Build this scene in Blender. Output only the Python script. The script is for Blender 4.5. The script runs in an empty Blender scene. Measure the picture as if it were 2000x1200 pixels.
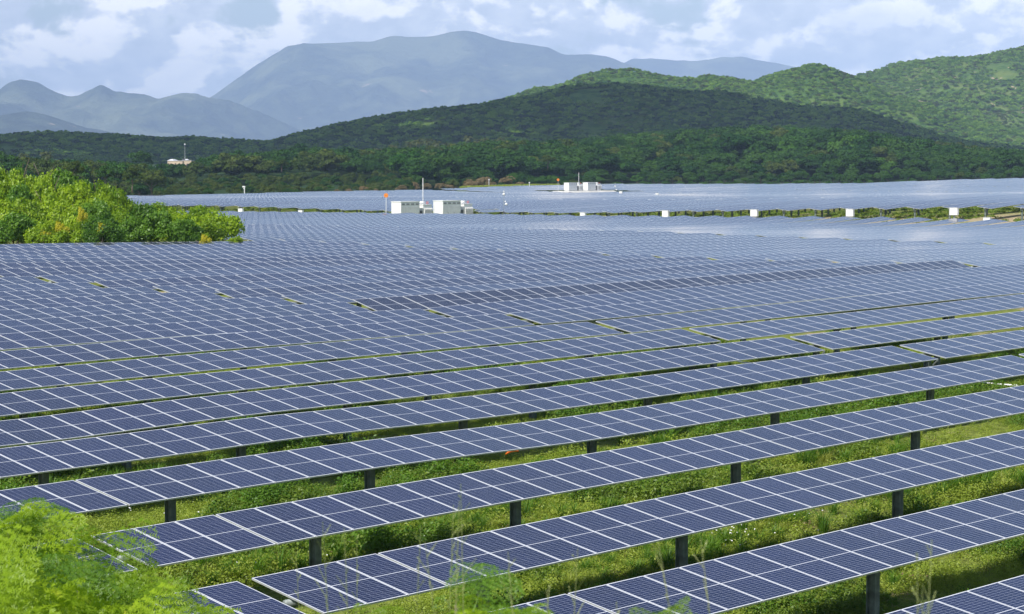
import bpy, bmesh, math, random
import numpy as np
from mathutils import Matrix, Vector
rnd = random.Random(7); rng = np.random.default_rng(11)
sc = bpy.context.scene
COL = sc.collection

# ---------------------------------------------------------------- camera
F_PX = 4399.18; TH = 0.06243; PHI = 0.80659; TAU = 0.1811
cam_d = bpy.data.cameras.new('camera'); cam = bpy.data.objects.new('camera', cam_d); COL.objects.link(cam)
cam.location = (0, 0, 0); cam.rotation_euler = (math.pi/2 - TH, 0, 0)
cam_d.sensor_width = 36.0; cam_d.lens = F_PX/2000*36; cam_d.clip_start = 0.2; cam_d.clip_end = 60000
cam_d.dof.use_dof = True; cam_d.dof.focus_distance = 70; cam_d.dof.aperture_fstop = 13
sc.camera = cam
# ---------------------------------------------------------------- sun, sky
SUN = Vector((-0.395, -0.525, 0.76)).normalized()
sd = bpy.data.lights.new('sun', 'SUN'); so = bpy.data.objects.new('sun', sd); COL.objects.link(so)
sd.energy = 5.0; sd.angle = math.radians(0.5); sd.color = (1.0, 0.95, 0.86)
so.rotation_euler = SUN.to_track_quat('Z', 'Y').to_euler()
W = bpy.data.worlds.new('World'); sc.world = W; W.use_nodes = True

def N(nt, t, **k):
    n = nt.nodes.new(t)
    for a, b in k.items(): setattr(n, a, b)
    return n
def setin(n, i, v): n.inputs[i].default_value = v
class G:
    """small wrapper for building node graphs"""
    def __init__(s, nt): s.nt = nt
    def lk(s, a, b): s.nt.links.new(a, b)
    def _in(s, n, i, v):
        if v is None: return
        if hasattr(v, 'is_output'): s.lk(v, n.inputs[i])
        else: n.inputs[i].default_value = v
    def m(s, op, a, b=None, c=None, clamp=False):
        n = N(s.nt, 'ShaderNodeMath', operation=op); n.use_clamp = clamp
        s._in(n, 0, a); s._in(n, 1, b); s._in(n, 2, c); return n.outputs[0]
    def mix(s, f, a, b, bt='MIX'):
        n = N(s.nt, 'ShaderNodeMix', data_type='RGBA', blend_type=bt)
        s._in(n, 0, f); s._in(n, 6, a); s._in(n, 7, b); return n.outputs[2]
    def noise(s, v, sc_=1, det=4, ro=.5, dist=0, out=0):
        n = N(s.nt, 'ShaderNodeTexNoise'); s._in(n, 'Vector', v)
        setin(n, 'Scale', sc_); setin(n, 'Detail', det); setin(n, 'Roughness', ro); setin(n, 'Distortion', dist)
        return n.outputs[out]
    def ss(s, v, a, b, lo=0., hi=1.):
        n = N(s.nt, 'ShaderNodeMapRange', interpolation_type='SMOOTHSTEP')
        s._in(n, 0, v); setin(n, 1, a); setin(n, 2, b); setin(n, 3, lo); setin(n, 4, hi); return n.outputs[0]
    def comb(s, x, y, z):
        n = N(s.nt, 'ShaderNodeCombineXYZ'); s._in(n, 0, x); s._in(n, 1, y); s._in(n, 2, z); return n.outputs[0]
    def sep(s, v):
        n = N(s.nt, 'ShaderNodeSeparateXYZ'); s._in(n, 0, v); return n.outputs
    def vadd(s, a, b):
        n = N(s.nt, 'ShaderNodeVectorMath', operation='ADD'); s._in(n, 0, a); s._in(n, 1, b); return n.outputs[0]
    def vscale(s, a, k):
        n = N(s.nt, 'ShaderNodeVectorMath', operation='MULTIPLY'); s._in(n, 0, a); s._in(n, 1, k); return n.outputs[0]
def c4(c): return (c[0], c[1], c[2], 1)

def build_world():
    nt = W.node_tree; nt.nodes.clear(); g = G(nt)
    out = N(nt, 'ShaderNodeOutputWorld'); bg = N(nt, 'ShaderNodeBackground'); setin(bg, 1, 0.12)
    sky = N(nt, 'ShaderNodeTexSky', sky_type='NISHITA'); sky.sun_disc = False
    sky.sun_elevation = math.asin(SUN.z); sky.sun_rotation = math.atan2(SUN.x, SUN.y)
    sky.air_density = 1.0; sky.dust_density = 1.0; sky.ozone_density = 1.5
    tc = N(nt, 'ShaderNodeTexCoord'); x, y, z = g.sep(tc.outputs['Generated'])
    h = g.m('SQRT', g.m('ADD', g.m('MULTIPLY', x, x), g.m('MULTIPLY', y, y)))
    h = g.m('MAXIMUM', h, 0.02)
    zz = g.m('MAXIMUM', z, 0.0)
    v = g.m('MULTIPLY', g.m('LOGARITHM', g.m('ADD', g.m('MULTIPLY', g.m('DIVIDE', zz, h), 9), 1.0), 2.718), 6.2)
    P = g.comb(g.m('ADD', g.m('MULTIPLY', g.m('DIVIDE', x, h), 23), 3.7), g.m('MULTIPLY', g.m('DIVIDE', y, h), 23), v)
    big = g.noise(P, .42, 3, .5)
    d = g.noise(P, 1.15, 10, .56, .15)
    up = g.vadd(P, (-.16, 0, .30))
    d2 = g.noise(up, 1.15, 7, .54, .15)
    dens = g.m('SUBTRACT', g.m('ADD', g.m('MULTIPLY', big, .65), g.m('MULTIPLY', d, .6)), g.ss(g.m('DIVIDE', zz, h), .09, .25, 0, .36))
    cov = g.ss(dens, .50, .57)
    lit = g.ss(g.m('SUBTRACT', d, d2), -.035, .085)
    thick = g.ss(dens, .60, .85)
    fine = g.noise(P, 3.4, 6, .55)
    base = g.mix(g.ss(fine, .3, .75), (5.9, 6.5, 7.4, 1), (8.0, 8.4, 9.0, 1))
    c = g.mix(g.m('MULTIPLY', lit, g.m('SUBTRACT', 1.15, g.m('MULTIPLY', thick, .7), clamp=True)), base, (12.3, 12.0, 11.5, 1))
    skyc = g.mix(g.ss(g.m('DIVIDE', zz, h), .02, .25, .30, .0), g.mix(1.0, sky.outputs[0], (1.0, 1.0, 1.0, 1), 'MULTIPLY'), (5.2, 5.9, 7.0, 1))
    col = g.mix(cov, skyc, c)
    g.lk(col, bg.inputs[0]); g.lk(bg.outputs[0], out.inputs[0])
build_world()
sc.view_settings.view_transform = 'Standard'; sc.view_settings.look = 'None'
sc.view_settings.exposure = 0.28; sc.view_settings.gamma = 1; sc.view_settings.use_curve_mapping = False
cy = sc.cycles
cy.max_bounces = 6; cy.diffuse_bounces = 3; cy.glossy_bounces = 3; cy.transmission_bounces = 3
cy.transparent_max_bounces = 8; cy.volume_bounces = 0; cy.use_denoising = True
try: cy.denoiser = 'OPENIMAGEDENOISE'
except Exception: pass
cy.sample_clamp_indirect = 6

# ---------------------------------------------------------------- geometry helpers
cP, sP = math.cos(PHI), math.sin(PHI)
U = np.array([cP, sP]); V = np.array([-sP, cP])      # along the rows; across the rows, away from the camera
def XY(a, c): return (a*cP - c*sP, a*sP + c*cP)
def AC(x, y): return (x*cP + y*sP, -x*sP + y*cP)
def ray(px, py):
    dx = (px-1000)/F_PX; dz = -(py-600)/F_PX
    return np.array([dx, math.cos(TH)+dz*math.sin(TH), -math.sin(TH)+dz*math.cos(TH)])
def at(px, py, Y):
    d = ray(px, py); return d*(Y/d[1])
def pix(P):
    P = np.asarray(P, float)
    zc = P[..., 1]*math.cos(TH)-P[..., 2]*math.sin(TH); yc = P[..., 1]*math.sin(TH)+P[..., 2]*math.cos(TH)
    return 1000+F_PX*P[..., 0]/zc, 600-F_PX*yc/zc

def tag(o, label=None, cat=None, group=None, kind=None):
    if label: o['label'] = label
    if cat: o['category'] = cat
    if group: o['group'] = group
    if kind: o['kind'] = kind
    return o
def empty(name, loc, rz=0, **t):
    o = bpy.data.objects.new(name, None); COL.objects.link(o); o.empty_display_size = .2
    o.location = loc; o.rotation_euler = (0, 0, rz); return tag(o, **t)
def link(name, me, parent=None, **t):
    o = bpy.data.objects.new(name, me); COL.objects.link(o)
    if parent: o.parent = parent
    return tag(o, **t)
def quads_mesh(name, Vt, Fq, mats, uv=None, mi=None, smooth=False):
    me = bpy.data.meshes.new(name); Vt = np.asarray(Vt, np.float32); Fq = np.asarray(Fq, np.int32)
    k = Fq.shape[1]; n = len(Fq)
    me.vertices.add(len(Vt)); me.vertices.foreach_set('co', Vt.ravel())
    me.loops.add(n*k); me.loops.foreach_set('vertex_index', Fq.ravel())
    me.polygons.add(n); me.polygons.foreach_set('loop_start', np.arange(0, n*k, k, dtype=np.int32))
    try: me.polygons.foreach_set('loop_total', np.full(n, k, np.int32))
    except Exception: pass
    for m in mats: me.materials.append(m)
    if mi is not None: me.polygons.foreach_set('material_index', np.asarray(mi, np.int32))
    if uv is not None:
        l = me.uv_layers.new(name='UVMap'); l.data.foreach_set('uv', np.asarray(uv, np.float32).ravel())
    me.polygons.foreach_set('use_smooth', np.full(n, smooth, bool))
    me.update(calc_edges=True); me.validate(); return me
class MB:
    """collects primitives into one mesh"""
    def __init__(s): s.v = []; s.f = []; s.m = []
    def add(s, v, f, mi=0):
        o = len(s.v); s.v += [tuple(map(float, p)) for p in v]; s.f += [tuple(o+i for i in q) for q in f]; s.m += [mi]*len(f)
    def box(s, c, d, M=None, mi=0):
        x, y, z = [q/2 for q in d]
        v = [Vector((c[0]+a*x, c[1]+b*y, c[2]+e*z)) for a, b, e in [(-1,-1,-1),(1,-1,-1),(1,1,-1),(-1,1,-1),(-1,-1,1),(1,-1,1),(1,1,1),(-1,1,1)]]
        if M is not None: v = [M @ p for p in v]
        s.add(v, [(0,3,2,1),(4,5,6,7),(0,1,5,4),(1,2,6,5),(2,3,7,6),(3,0,4,7)], mi)
    def tube(s, pts, rad, n=8, mi=0, cap=True):
        pts = [Vector(p) for p in pts]; R = rad if hasattr(rad, '__len__') else [rad]*len(pts)
        rings = []
        for i, p in enumerate(pts):
            t = (pts[min(i+1, len(pts)-1)]-pts[max(i-1, 0)]).normalized()
            a = t.cross(Vector((0, 0, 1)) if abs(t.z) < .9 else Vector((1, 0, 0))).normalized(); b = t.cross(a)
            rings.append([p+(a*math.cos(2*math.pi*k/n)+b*math.sin(2*math.pi*k/n))*R[i] for k in range(n)])
        v = [q for r in rings for q in r]; f = []
        for i in range(len(pts)-1):
            for k in range(n): f.append((i*n+k, i*n+(k+1) % n, (i+1)*n+(k+1) % n, (i+1)*n+k))
        if cap: f.append(tuple(range(n))[::-1]); f.append(tuple((len(pts)-1)*n+k for k in range(n)))
        s.add(v, f, mi)
    def build(s, name, mats, smooth=False):
        me = bpy.data.meshes.new(name); me.from_pydata(s.v, [], s.f)
        for m in (mats if isinstance(mats, (list, tuple)) else [mats]): me.materials.append(m)
        me.polygons.foreach_set('material_index', s.m)
        if smooth: me.polygons.foreach_set('use_smooth', [True]*len(s.f))
        bm = bmesh.new(); bm.from_mesh(me); bmesh.ops.recalc_face_normals(bm, faces=bm.faces); bm.to_mesh(me); bm.free()
        me.update(); return me

# value noise in numpy for terrain
def vnoise(x, y, seed=0):
    x = np.asarray(x, float); y = np.asarray(y, float)
    xi = np.floor(x).astype(np.int64); yi = np.floor(y).astype(np.int64); fx = x-xi; fy = y-yi
    fx = fx*fx*(3-2*fx); fy = fy*fy*(3-2*fy)
    def h(a, b):
        n = (a*374761393+b*668265263+seed*1442695041) & 0xffffffff
        n = ((n ^ (n >> 13))*1274126177) & 0xffffffff
        return ((n ^ (n >> 16)) & 0xffff)/65535.0
    return (h(xi, yi)*(1-fx)+h(xi+1, yi)*fx)*(1-fy)+(h(xi, yi+1)*(1-fx)+h(xi+1, yi+1)*fx)*fy
def fbm(x, y, o=5, seed=0, ridged=False):
    s = 0; a = 1; t = 0
    for i in range(o):
        n = vnoise(x*2**i, y*2**i, seed+i*17)
        if ridged: n = 1-abs(2*n-1)
        s = s+a*n; t += a; a *= .5
    return s/t

# ---------------------------------------------------------------- materials
def mat(name): m = bpy.data.materials.new(name); m.use_nodes = True; nt = m.node_tree; nt.nodes.clear(); return m, G(nt), N(nt, 'ShaderNodeOutputMaterial')
def simple(name, col, rough=.6, metal=0., var=.12, sc_=4., bump=0.):
    m, g, out = mat(name); nt = g.nt; b = N(nt, 'ShaderNodeBsdfPrincipled')
    tc = N(nt, 'ShaderNodeTexCoord'); n = g.noise(tc.outputs['Object'], sc_, 6, .6)
    k = g.ss(n, .3, .7, 1-var, 1+var)
    g.lk(g.mix(1.0, c4(col), g.comb(k, k, k), 'MULTIPLY'), b.inputs['Base Color'])
    setin(b, 'Roughness', rough); setin(b, 'Metallic', metal)
    if bump:
        bp = N(nt, 'ShaderNodeBump'); setin(bp, 'Strength', bump); g.lk(n, bp.inputs['Height']); g.lk(bp.outputs[0], b.inputs['Normal'])
    g.lk(b.outputs[0], out.inputs[0]); return m
def foliage(name, dark, light, trans=.35, yellow=None, vs=1.2, rand=.5, gloss=.02):
    m, g, out = mat(name); nt = g.nt
    tc = N(nt, 'ShaderNodeTexCoord'); oi = N(nt, 'ShaderNodeObjectInfo')
    n = g.noise(tc.outputs['Object'], vs, 4, .6)
    f = g.m('ADD', g.m('MULTIPLY', g.ss(n, .32, .68), 1-rand), g.m('MULTIPLY', oi.outputs['Random'], rand))
    col = g.mix(f, c4(dark), c4(light))
    if yellow: col = g.mix(g.ss(g.noise(tc.outputs['Object'], vs*2.3, 3, .6), .6, .75), col, c4(yellow))
    d = N(nt, 'ShaderNodeBsdfDiffuse'); t = N(nt, 'ShaderNodeBsdfTranslucent'); gl = N(nt, 'ShaderNodeBsdfGlossy'); setin(gl, 'Roughness', .45)
    g.lk(col, d.inputs[0]); g.lk(g.mix(1.0, col, (1.15, 1.2, .6, 1), 'MULTIPLY'), t.inputs[0]); setin(gl, 0, (.8, .85, .8, 1))
    mx = N(nt, 'ShaderNodeMixShader'); setin(mx, 0, trans); g.lk(d.outputs[0], mx.inputs[1]); g.lk(t.outputs[0], mx.inputs[2])
    m2 = N(nt, 'ShaderNodeMixShader'); setin(m2, 0, gloss); g.lk(mx.outputs[0], m2.inputs[1]); g.lk(gl.outputs[0], m2.inputs[2])
    g.lk(m2.outputs[0], out.inputs[0]); return m

def panel_mat(name, NU=6, NV=24, tint=1.0, rough=.1):
    m, g, out = mat(name); nt = g.nt
    uvn = N(nt, 'ShaderNodeUVMap'); u, v, _ = g.sep(uvn.outputs[0])
    def edge(t, w):     # 1 inside a border of relative width w at both ends of 0..1
        return g.m('MAXIMUM', g.m('LESS_THAN', t, w), g.m('GREATER_THAN', t, 1-w))
    eu = edge(u, .018); ev = edge(v, .0105); mid = g.m('LESS_THAN', g.m('ABSOLUTE', g.m('SUBTRACT', v, .5)), .0052)
    frame = g.m('MAXIMUM', g.m('MAXIMUM', eu, ev), 0)
    uu = g.m('MULTIPLY', g.m('DIVIDE', g.m('SUBTRACT', u, .021), .958), NU)
    vv = g.m('MULTIPLY', g.m('DIVIDE', g.m('SUBTRACT', v, .0105), .979), NV)
    lu = edge(g.m('FRACT', uu), .018); lv = edge(g.m('FRACT', vv), .038)
    line = g.m('MAXIMUM', lu, lv)
    oi = N(nt, 'ShaderNodeObjectInfo'); geo = N(nt, 'ShaderNodeNewGeometry')
    n = g.noise(geo.outputs['Position'], .35, 2, .5)
    cellr = N(nt, 'ShaderNodeTexWhiteNoise', noise_dimensions='3D')
    g.lk(g.comb(g.m('FLOOR', uu), g.m('FLOOR', vv), g.m('MULTIPLY', oi.outputs['Random'], 97.)), cellr.inputs['Vector'])
    f = g.m('ADD', g.m('ADD', g.m('MULTIPLY', oi.outputs['Random'], .4), g.m('MULTIPLY', cellr.outputs[0], .25)), g.m('MULTIPLY', n, .5))
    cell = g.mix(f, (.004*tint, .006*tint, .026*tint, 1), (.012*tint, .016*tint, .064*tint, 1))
    dust = g.ss(g.noise(geo.outputs['Position'], 1.7, 5, .6), .35, .8, 0, .03)
    cell = g.mix(dust, cell, (.28, .27, .26, 1))
    col = g.mix(line, cell, (.29, .31, .40, 1))
    col = g.mix(mid, col, (.62, .64, .70, 1))
    col = g.mix(frame, col, (.74, .76, .80, 1))
    b = N(nt, 'ShaderNodeBsdfPrincipled'); g.lk(col, b.inputs['Base Color'])
    g.lk(g.m('ADD', g.m('MULTIPLY', frame, .3), rough), b.inputs['Roughness']); setin(b, 'IOR', 1.31)
    g.lk(b.outputs[0], out.inputs[0]); return m
M_PANEL = panel_mat('solar_cells')
M_PANEL_DK = panel_mat('solar_cells_dark', tint=.68, rough=.12)  # steeper table's weaker sky reflection painted in as darker cells
M_ALU = simple('aluminium', (.62, .63, .65), .4, .6, .1, 8)
M_BACK = simple('backsheet', (.55, .56, .58), .6)
M_GALV = simple('galvanised_steel', (.22, .25, .24), .6, .3, .35, 3)
M_POST = simple('weathered_post', (.15, .185, .165), .7, .1, .4, 3)
M_WHITE = simple('white_paint', (.80, .80, .79), .5, 0, .05, 1.5)
M_GREYP = simple('grey_paint', (.66, .67, .68), .55, 0, .1, 2)
M_LOUV = simple('louvre_grey', (.30, .31, .33), .6, 0, .2, 3)
M_DKM = simple('dark_machine', (.06, .065, .07), .6)
M_ORANGE = simple('orange_plastic', (.85, .17, .015), .5, 0, .1, 6)
M_SIGN = simple('orange_sign', (.80, .25, .02), .5, 0, .05, 6)
M_RED = simple('pale_red_paint', (.62, .16, .10), .5)
M_CONC = simple('pale_concrete', (.50, .49, .46), .85, 0, .18, .25)
M_BARK = simple('bark', (.12, .095, .07), .9, 0, .4, 5)
M_STUCCO = simple('cream_stucco', (.52, .42, .30), .85, 0, .15, .6)
M_ROOFW = simple('whitewashed_roof', (.55, .56, .58), .8, 0, .15, .6)
M_ROOFB = simple('light_metal_roof', (.50, .60, .64), .5, 0, .1, 1)
M_WIN = simple('window_dark', (.02, .02, .025), .3)

F_LEUC = foliage('bright_feather_leaf', (.085, .19, .010), (.37, .51, .022), .42, (.50, .55, .04), 1.5, .5)
F_LEUC2 = foliage('mid_feather_leaf', (.05, .13, .014), (.16, .30, .028), .4, None, 1.5, .5)
F_HERB = foliage('herb_leaf', (.17, .26, .025), (.40, .47, .075), .38, (.46, .48, .16), 3, .5)
F_HERBD = foliage('dark_herb_leaf', (.08, .155, .02), (.25, .34, .045), .38, None, 3, .5)
F_GRASS = foliage('grass_blade', (.20, .28, .03), (.44, .47, .11), .4, None, 2, .6)
F_DRY = foliage('dry_stem', (.30, .36, .12), (.48, .50, .22), .3, None, 2, .6)
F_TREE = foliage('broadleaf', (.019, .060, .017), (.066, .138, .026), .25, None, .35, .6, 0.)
F_TREE2 = foliage('olive_leaf', (.040, .075, .018), (.11, .145, .035), .25, (.17, .16, .05), .4, .5, 0.)
F_DRYT = foliage('rusty_scrub', (.13, .11, .05), (.27, .20, .10), .2, None, .4, .5)
F_PALM = foliage('palm_leaf', (.05, .08, .025), (.15, .17, .065), .25, None, .5, .4)
F_HILL = foliage('hill_leaf', (.045, .125, .02), (.20, .33, .048), .25, None, .25, .8, 0.)
F_FRESH = foliage('fresh_leaf', (.025, .085, .018), (.085, .175, .03), .25, None, .3, .6, 0.)
F_YEL = foliage('yellow_leaf', (.46, .42, .03), (.66, .60, .05), .4, None, 1, .5)

# ---------------------------------------------------------------- terrain
TPS_PTS = [(28.61,25.43,-7.69),(36.61,25.43,-7.53),(44.61,25.43,-7.41),(52.61,25.43,-7.32),(25.97,30.33,-7.63),(33.97,30.33,-7.46),(41.97,30.33,-7.32),(49.97,30.33,-7.21),(25.87,35.23,-7.42),(33.87,35.23,-7.26),(41.87,35.23,-7.14),(49.87,35.23,-7.03),(26.3,40.13,-7.14),(34.3,40.13,-7.01),(30.24,45.03,-6.95),(38.24,45.03,-6.83),(43.09,40.13,-7.01),(48.23,45.03,-6.86),(53.36,49.93,-6.73),(58.5,54.83,-6.6),(63.63,59.73,-6.48),(68.77,64.63,-6.36),(73.9,69.53,-6.27),(79.04,74.43,-6.2),(84.18,79.33,-6.2),(89.31,84.23,-6.18),(94.45,89.13,-6.2),(99.58,94.03,-6.17),(104.72,98.93,-6.16),(109.85,103.83,-6.13),(114.99,108.73,-6.17),(34.46,49.93,-6.94),(37.79,54.83,-6.77),(41.12,59.73,-6.66),(44.45,64.63,-6.49),(47.78,69.53,-6.33),(51.11,74.43,-6.23),(54.44,79.33,-6.18),(57.77,84.23,-6.13),(61.09,89.13,-6.06),(64.42,94.03,-6.04),(67.75,98.93,-5.94),(71.08,103.83,-5.8),(74.41,108.73,-5.75),(77.73,113.63,-5.76),(81.06,118.53,-5.77),(84.39,123.43,-5.75),(87.72,128.33,-5.68),(91.04,133.23,-5.64),(66.61,40.13,-6.7),(74.52,45.03,-6.55),(82.44,49.93,-6.43),(90.35,54.83,-6.22),(98.27,59.73,-6.09),(106.19,64.63,-6.03),(114.11,69.53,-6.01),(122.03,74.43,-6.03),(129.95,79.33,-6.11),(67.91,45.03,-6.64),(67.57,49.93,-6.6),(67.96,54.83,-6.52),(67.99,59.73,-6.48),(67.91,64.63,-6.36),(68.34,69.53,-6.38),(68.32,74.43,-6.27),(68.27,79.33,-6.21),(68.22,84.23,-6.18),(68.27,89.13,-6.14),(67.81,94.03,-6.09),(117.62,74.43,-5.97),(117.33,94.03,-6.23),(117.42,103.83,-6.14),(117.1,108.73,-6.19)]
TPS_PTS += [(0, 25, -8.1), (0, 40, -7.6), (10, 80, -6.6)]
def ac_on(px, py, a=None, Y=None):
    d = ray(px, py)
    if a is not None: Y = a/(d[0]/d[1]*cP+sP)
    p = d*(Y/d[1]); A, C = AC(p[0], p[1]); return (A, C, p[2])
for px_, py_ in [(1325, 455.5), (1577, 465.5), (1760, 471), (1960, 478)]: TPS_PTS.append(ac_on(px_, py_, a=168))
for px_, py_ in [(2000, 431), (1900, 429.5), (1660, 425), (1473, 424), (1300, 423), (1140, 422), (1000, 420), (760, 417.5), (600, 415.5), (450, 414), (300, 413)]: TPS_PTS.append(ac_on(px_, py_, a=217))
for px_, py_ in [(2000, 405), (1900, 405), (1660, 407), (1473, 410), (1300, 412), (1140, 415), (1000, 414), (760, 411.5), (600, 407), (450, 402), (280, 400)]: TPS_PTS.append(ac_on(px_, py_, a=230))
for px_, py_ in [(1195, 378.5), (1350, 382), (1560, 389.5)]: TPS_PTS.append(ac_on(px_, py_, a=459))
for px_, py_, a_ in [(1085, 378, 474), (1130, 379, 474), (1180, 380, 472)]: TPS_PTS.append(ac_on(px_, py_, a=a_))
FAR = [(-200, 386, 520), (100, 385, 530), (280, 382.5, 556), (480, 378.5, 581), (760, 372.5, 637), (900, 367, 680), (1000, 363.5, 713), (1200, 359.5, 773), (1500, 359, 773), (1700, 358, 760), (1850, 351.5, 792), (2000, 348, 800), (2200, 345, 810)]
for px_, py_, Y_ in FAR: TPS_PTS.append(ac_on(px_, py_, Y=Y_))
TP = np.array(TPS_PTS)
def _phi(r2): return np.where(r2 > 0, .5*r2*np.log(np.maximum(r2, 1e-12)), 0)
def tps_fit(P, lam):
    n = len(P); X = P[:, :2]/100; r2 = ((X[:, None]-X[None])**2).sum(-1)
    K = _phi(r2)+lam*np.eye(n); Q = np.hstack([np.ones((n, 1)), X])
    A = np.zeros((n+3, n+3)); A[:n, :n] = K; A[:n, n:] = Q; A[n:, :n] = Q.T
    return np.linalg.solve(A, np.concatenate([P[:, 2], np.zeros(3)]))
TW = tps_fit(TP, 2e-4)
def tube_z(a, c):
    """height of the torque tube above (a, c)"""
    a = np.atleast_1d(np.asarray(a, float)); c = np.atleast_1d(np.asarray(c, float))
    X = np.stack([a, c], -1)/100; r2 = ((X[..., None, :]-TP[:, :2]/100)**2).sum(-1)
    return _phi(r2) @ TW[:len(TP)] + TW[-3] + X @ TW[-2:]
FARS = np.array([(p[0]-1000)/F_PX for p in FAR]); FARY = np.array([p[2] for p in FAR])
def far_y(s): return np.interp(s, FARS, FARY)
RISE_X = np.array([-600, 0, 300, 450, 560, 700, 850, 1000, 1200, 1350, 1500, 1650, 1800, 1900, 2000, 2600])
RISE_Z = np.array([3, 1.5, 1, 1.5, 3, 1, 1, 4, 8, 11, 13, 12, 7, 2, -1, -2])
HP = 1.55
def ground_z(X, Y):
    X = np.atleast_1d(np.asarray(X, float)); Y = np.atleast_1d(np.asarray(Y, float))
    Yc = np.clip(Y, 14, 815); Xc = np.clip(X, -.30*Yc-12, .30*Yc+14)
    a = Xc*cP+Yc*sP; c = -Xc*sP+Yc*cP
    z = np.empty(len(X)); 
    for i in range(0, len(X), 4000): z[i:i+4000] = tube_z(a[i:i+4000], c[i:i+4000])-HP
    s = X/np.maximum(Y, 30); fy = far_y(s)
    edge_s = np.clip(s, -.27, .27)
    ea = edge_s*fy; zz = np.empty(len(X))
    far = Y > fy+4
    if far.any():
        e = tube_z(ea[far]*cP+fy[far]*sP, -ea[far]*sP+fy[far]*cP)-HP
        t = np.clip((Y[far]-fy[far]-4)/(1150-fy[far]), 0, 1); t = t*t*(3-2*t)
        rz = np.interp(s[far]*F_PX+1000, RISE_X, RISE_Z)
        v = e*(1-t)+rz*t
        k = np.clip((Y[far]-1200)/500, 0, 1); z[far] = v*(1-k)-2*k
    r = np.hypot(X, Y)
    emb = np.where(r < 3.2, -1.75, -1.75-.62*(r-3.2))+.12*(fbm(X*.8, Y*.8, 3, 5)-.5)
    z = np.maximum(z, np.where(r < 40, emb, -99))
    z = z+.16*(fbm(X/2.3, Y/2.3, 3, 3)-.5)*np.clip(1-(r-150)/200, 0, 1)
    # thicket mound left of the field
    m = np.exp(-(((X+34)/15)**2+((Y-200)/22)**2)); z = z+1.0*m
    return z

def grid(xs, ys, zf):
    X, Y = np.meshgrid(xs, ys); Z = zf(X.ravel(), Y.ravel())
    Vt = np.stack([X.ravel(), Y.ravel(), Z], 1); nx, ny = len(xs), len(ys)
    i = np.arange(nx*ny).reshape(ny, nx)
    Fq = np.stack([i[:-1, :-1].ravel(), i[:-1, 1:].ravel(), i[1:, 1:].ravel(), i[1:, :-1].ravel()], 1)
    return Vt, Fq
def ground_material():
    m, g, out = mat('weedy_ground'); nt = g.nt; b = N(nt, 'ShaderNodeBsdfPrincipled')
    geo = N(nt, 'ShaderNodeNewGeometry'); P = geo.outputs['Position']; x, y, z = g.sep(P)
    n1 = g.noise(P, .35, 6, .6); n2 = g.noise(P, 4.5, 6, .7); n3 = g.noise(P, .06, 4, .6)
    col = g.mix(g.ss(n2, .3, .7), (.09, .13, .022, 1), (.27, .31, .07, 1))
    col = g.mix(g.ss(n3, .4, .65), col, g.mix(.5, col, (.16, .17, .04, 1)))
    col = g.mix(g.ss(n1, .57, .66), col, (.36, .29, .18, 1))
    # bare sandy service road between the two blocks (runs across the rows)
    a = g.m('ADD', g.m('MULTIPLY', x, cP), g.m('MULTIPLY', y, sP))
    aw = g.m('ADD', a, g.m('MULTIPLY', g.noise(P, .12, 3, .5), 3))
    road = g.m('MULTIPLY', g.ss(aw, 217.5, 219.5), g.ss(aw, 234, 250, 1, 0))
    road = g.m('MULTIPLY', road, g.ss(x, 5, 38))
    col = g.mix(g.m('MULTIPLY', road, g.ss(n1, .3, .5)), col, (.38, .31, .19, 1))
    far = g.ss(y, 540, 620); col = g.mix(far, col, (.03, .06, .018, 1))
    g.lk(col, b.inputs['Base Color']); setin(b, 'Roughness', .95); setin(b, 'Specular IOR Level', .1)
    bp = N(nt, 'ShaderNodeBump'); setin(bp, 'Strength', .8); setin(bp, 'Distance', .15); g.lk(n2, bp.inputs['Height']); g.lk(bp.outputs[0], b.inputs['Normal'])
    g.lk(b.outputs[0], out.inputs[0]); return m
M_GROUND = ground_material()
def nonuni(*segs):
    o = []
    for a, b, st in segs: o += list(np.arange(a, b, st))
    return np.array(o+[segs[-1][1]])
xs = nonuni((-22000, -2000, 2000), (-2000, -420, 80), (-420, -60, 12), (-60, 80, 2.0), (80, 420, 12), (420, 2000, 80), (2000, 22000, 2000))
ys = nonuni((-400, -20, 40), (-20, 130, 2.0), (130, 900, 9), (900, 1500, 20), (1500, 4000, 250), (4000, 23200, 1600))
Vt, Fq = grid(xs, ys, ground_z)
link('ground', quads_mesh('ground', Vt, Fq, [M_GROUND], smooth=True), kind='structure')

# ---------------------------------------------------------------- hills and mountains
def hill_material(name, c1, c2, c3, sc_, soil=.0, bump=.6, bd=4.0):
    m, g, out = mat(name); nt = g.nt; b = N(nt, 'ShaderNodeBsdfPrincipled')
    geo = N(nt, 'ShaderNodeNewGeometry'); P = geo.outputs['Position']
    n = g.noise(P, sc_, 8, .65); n2 = g.noise(P, sc_*.18, 5, .6)
    col = g.mix(g.ss(n, .35, .65), c4(c1), c4(c2)); col = g.mix(g.ss(n2, .45, .62), col, c4(c3))
    if soil: col = g.mix(g.ss(g.noise(g.vscale(P, (1, 1, .5)), sc_*.5, 6, .6), .70-soil, .73-soil), col, (.34, .26, .19, 1))
    g.lk(col, b.inputs['Base Color']); setin(b, 'Roughness', 1); setin(b, 'Specular IOR Level', 0)
    bp = N(nt, 'ShaderNodeBump'); setin(bp, 'Strength', bump); setin(bp, 'Distance', bd); g.lk(n, bp.inputs['Height']); g.lk(bp.outputs[0], b.inputs['Normal'])
    g.lk(b.outputs[0], out.inputs[0]); return m
M_HILL = hill_material('hill_soil', (.035, .085, .02), (.08, .15, .03), (.10, .16, .035), .12)
M_MTN = hill_material('mountain_slope', (.022, .034, .024), (.06, .08, .045), (.13, .15, .08), .009, .02, 1.0, 40)
HILLS = {}
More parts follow.
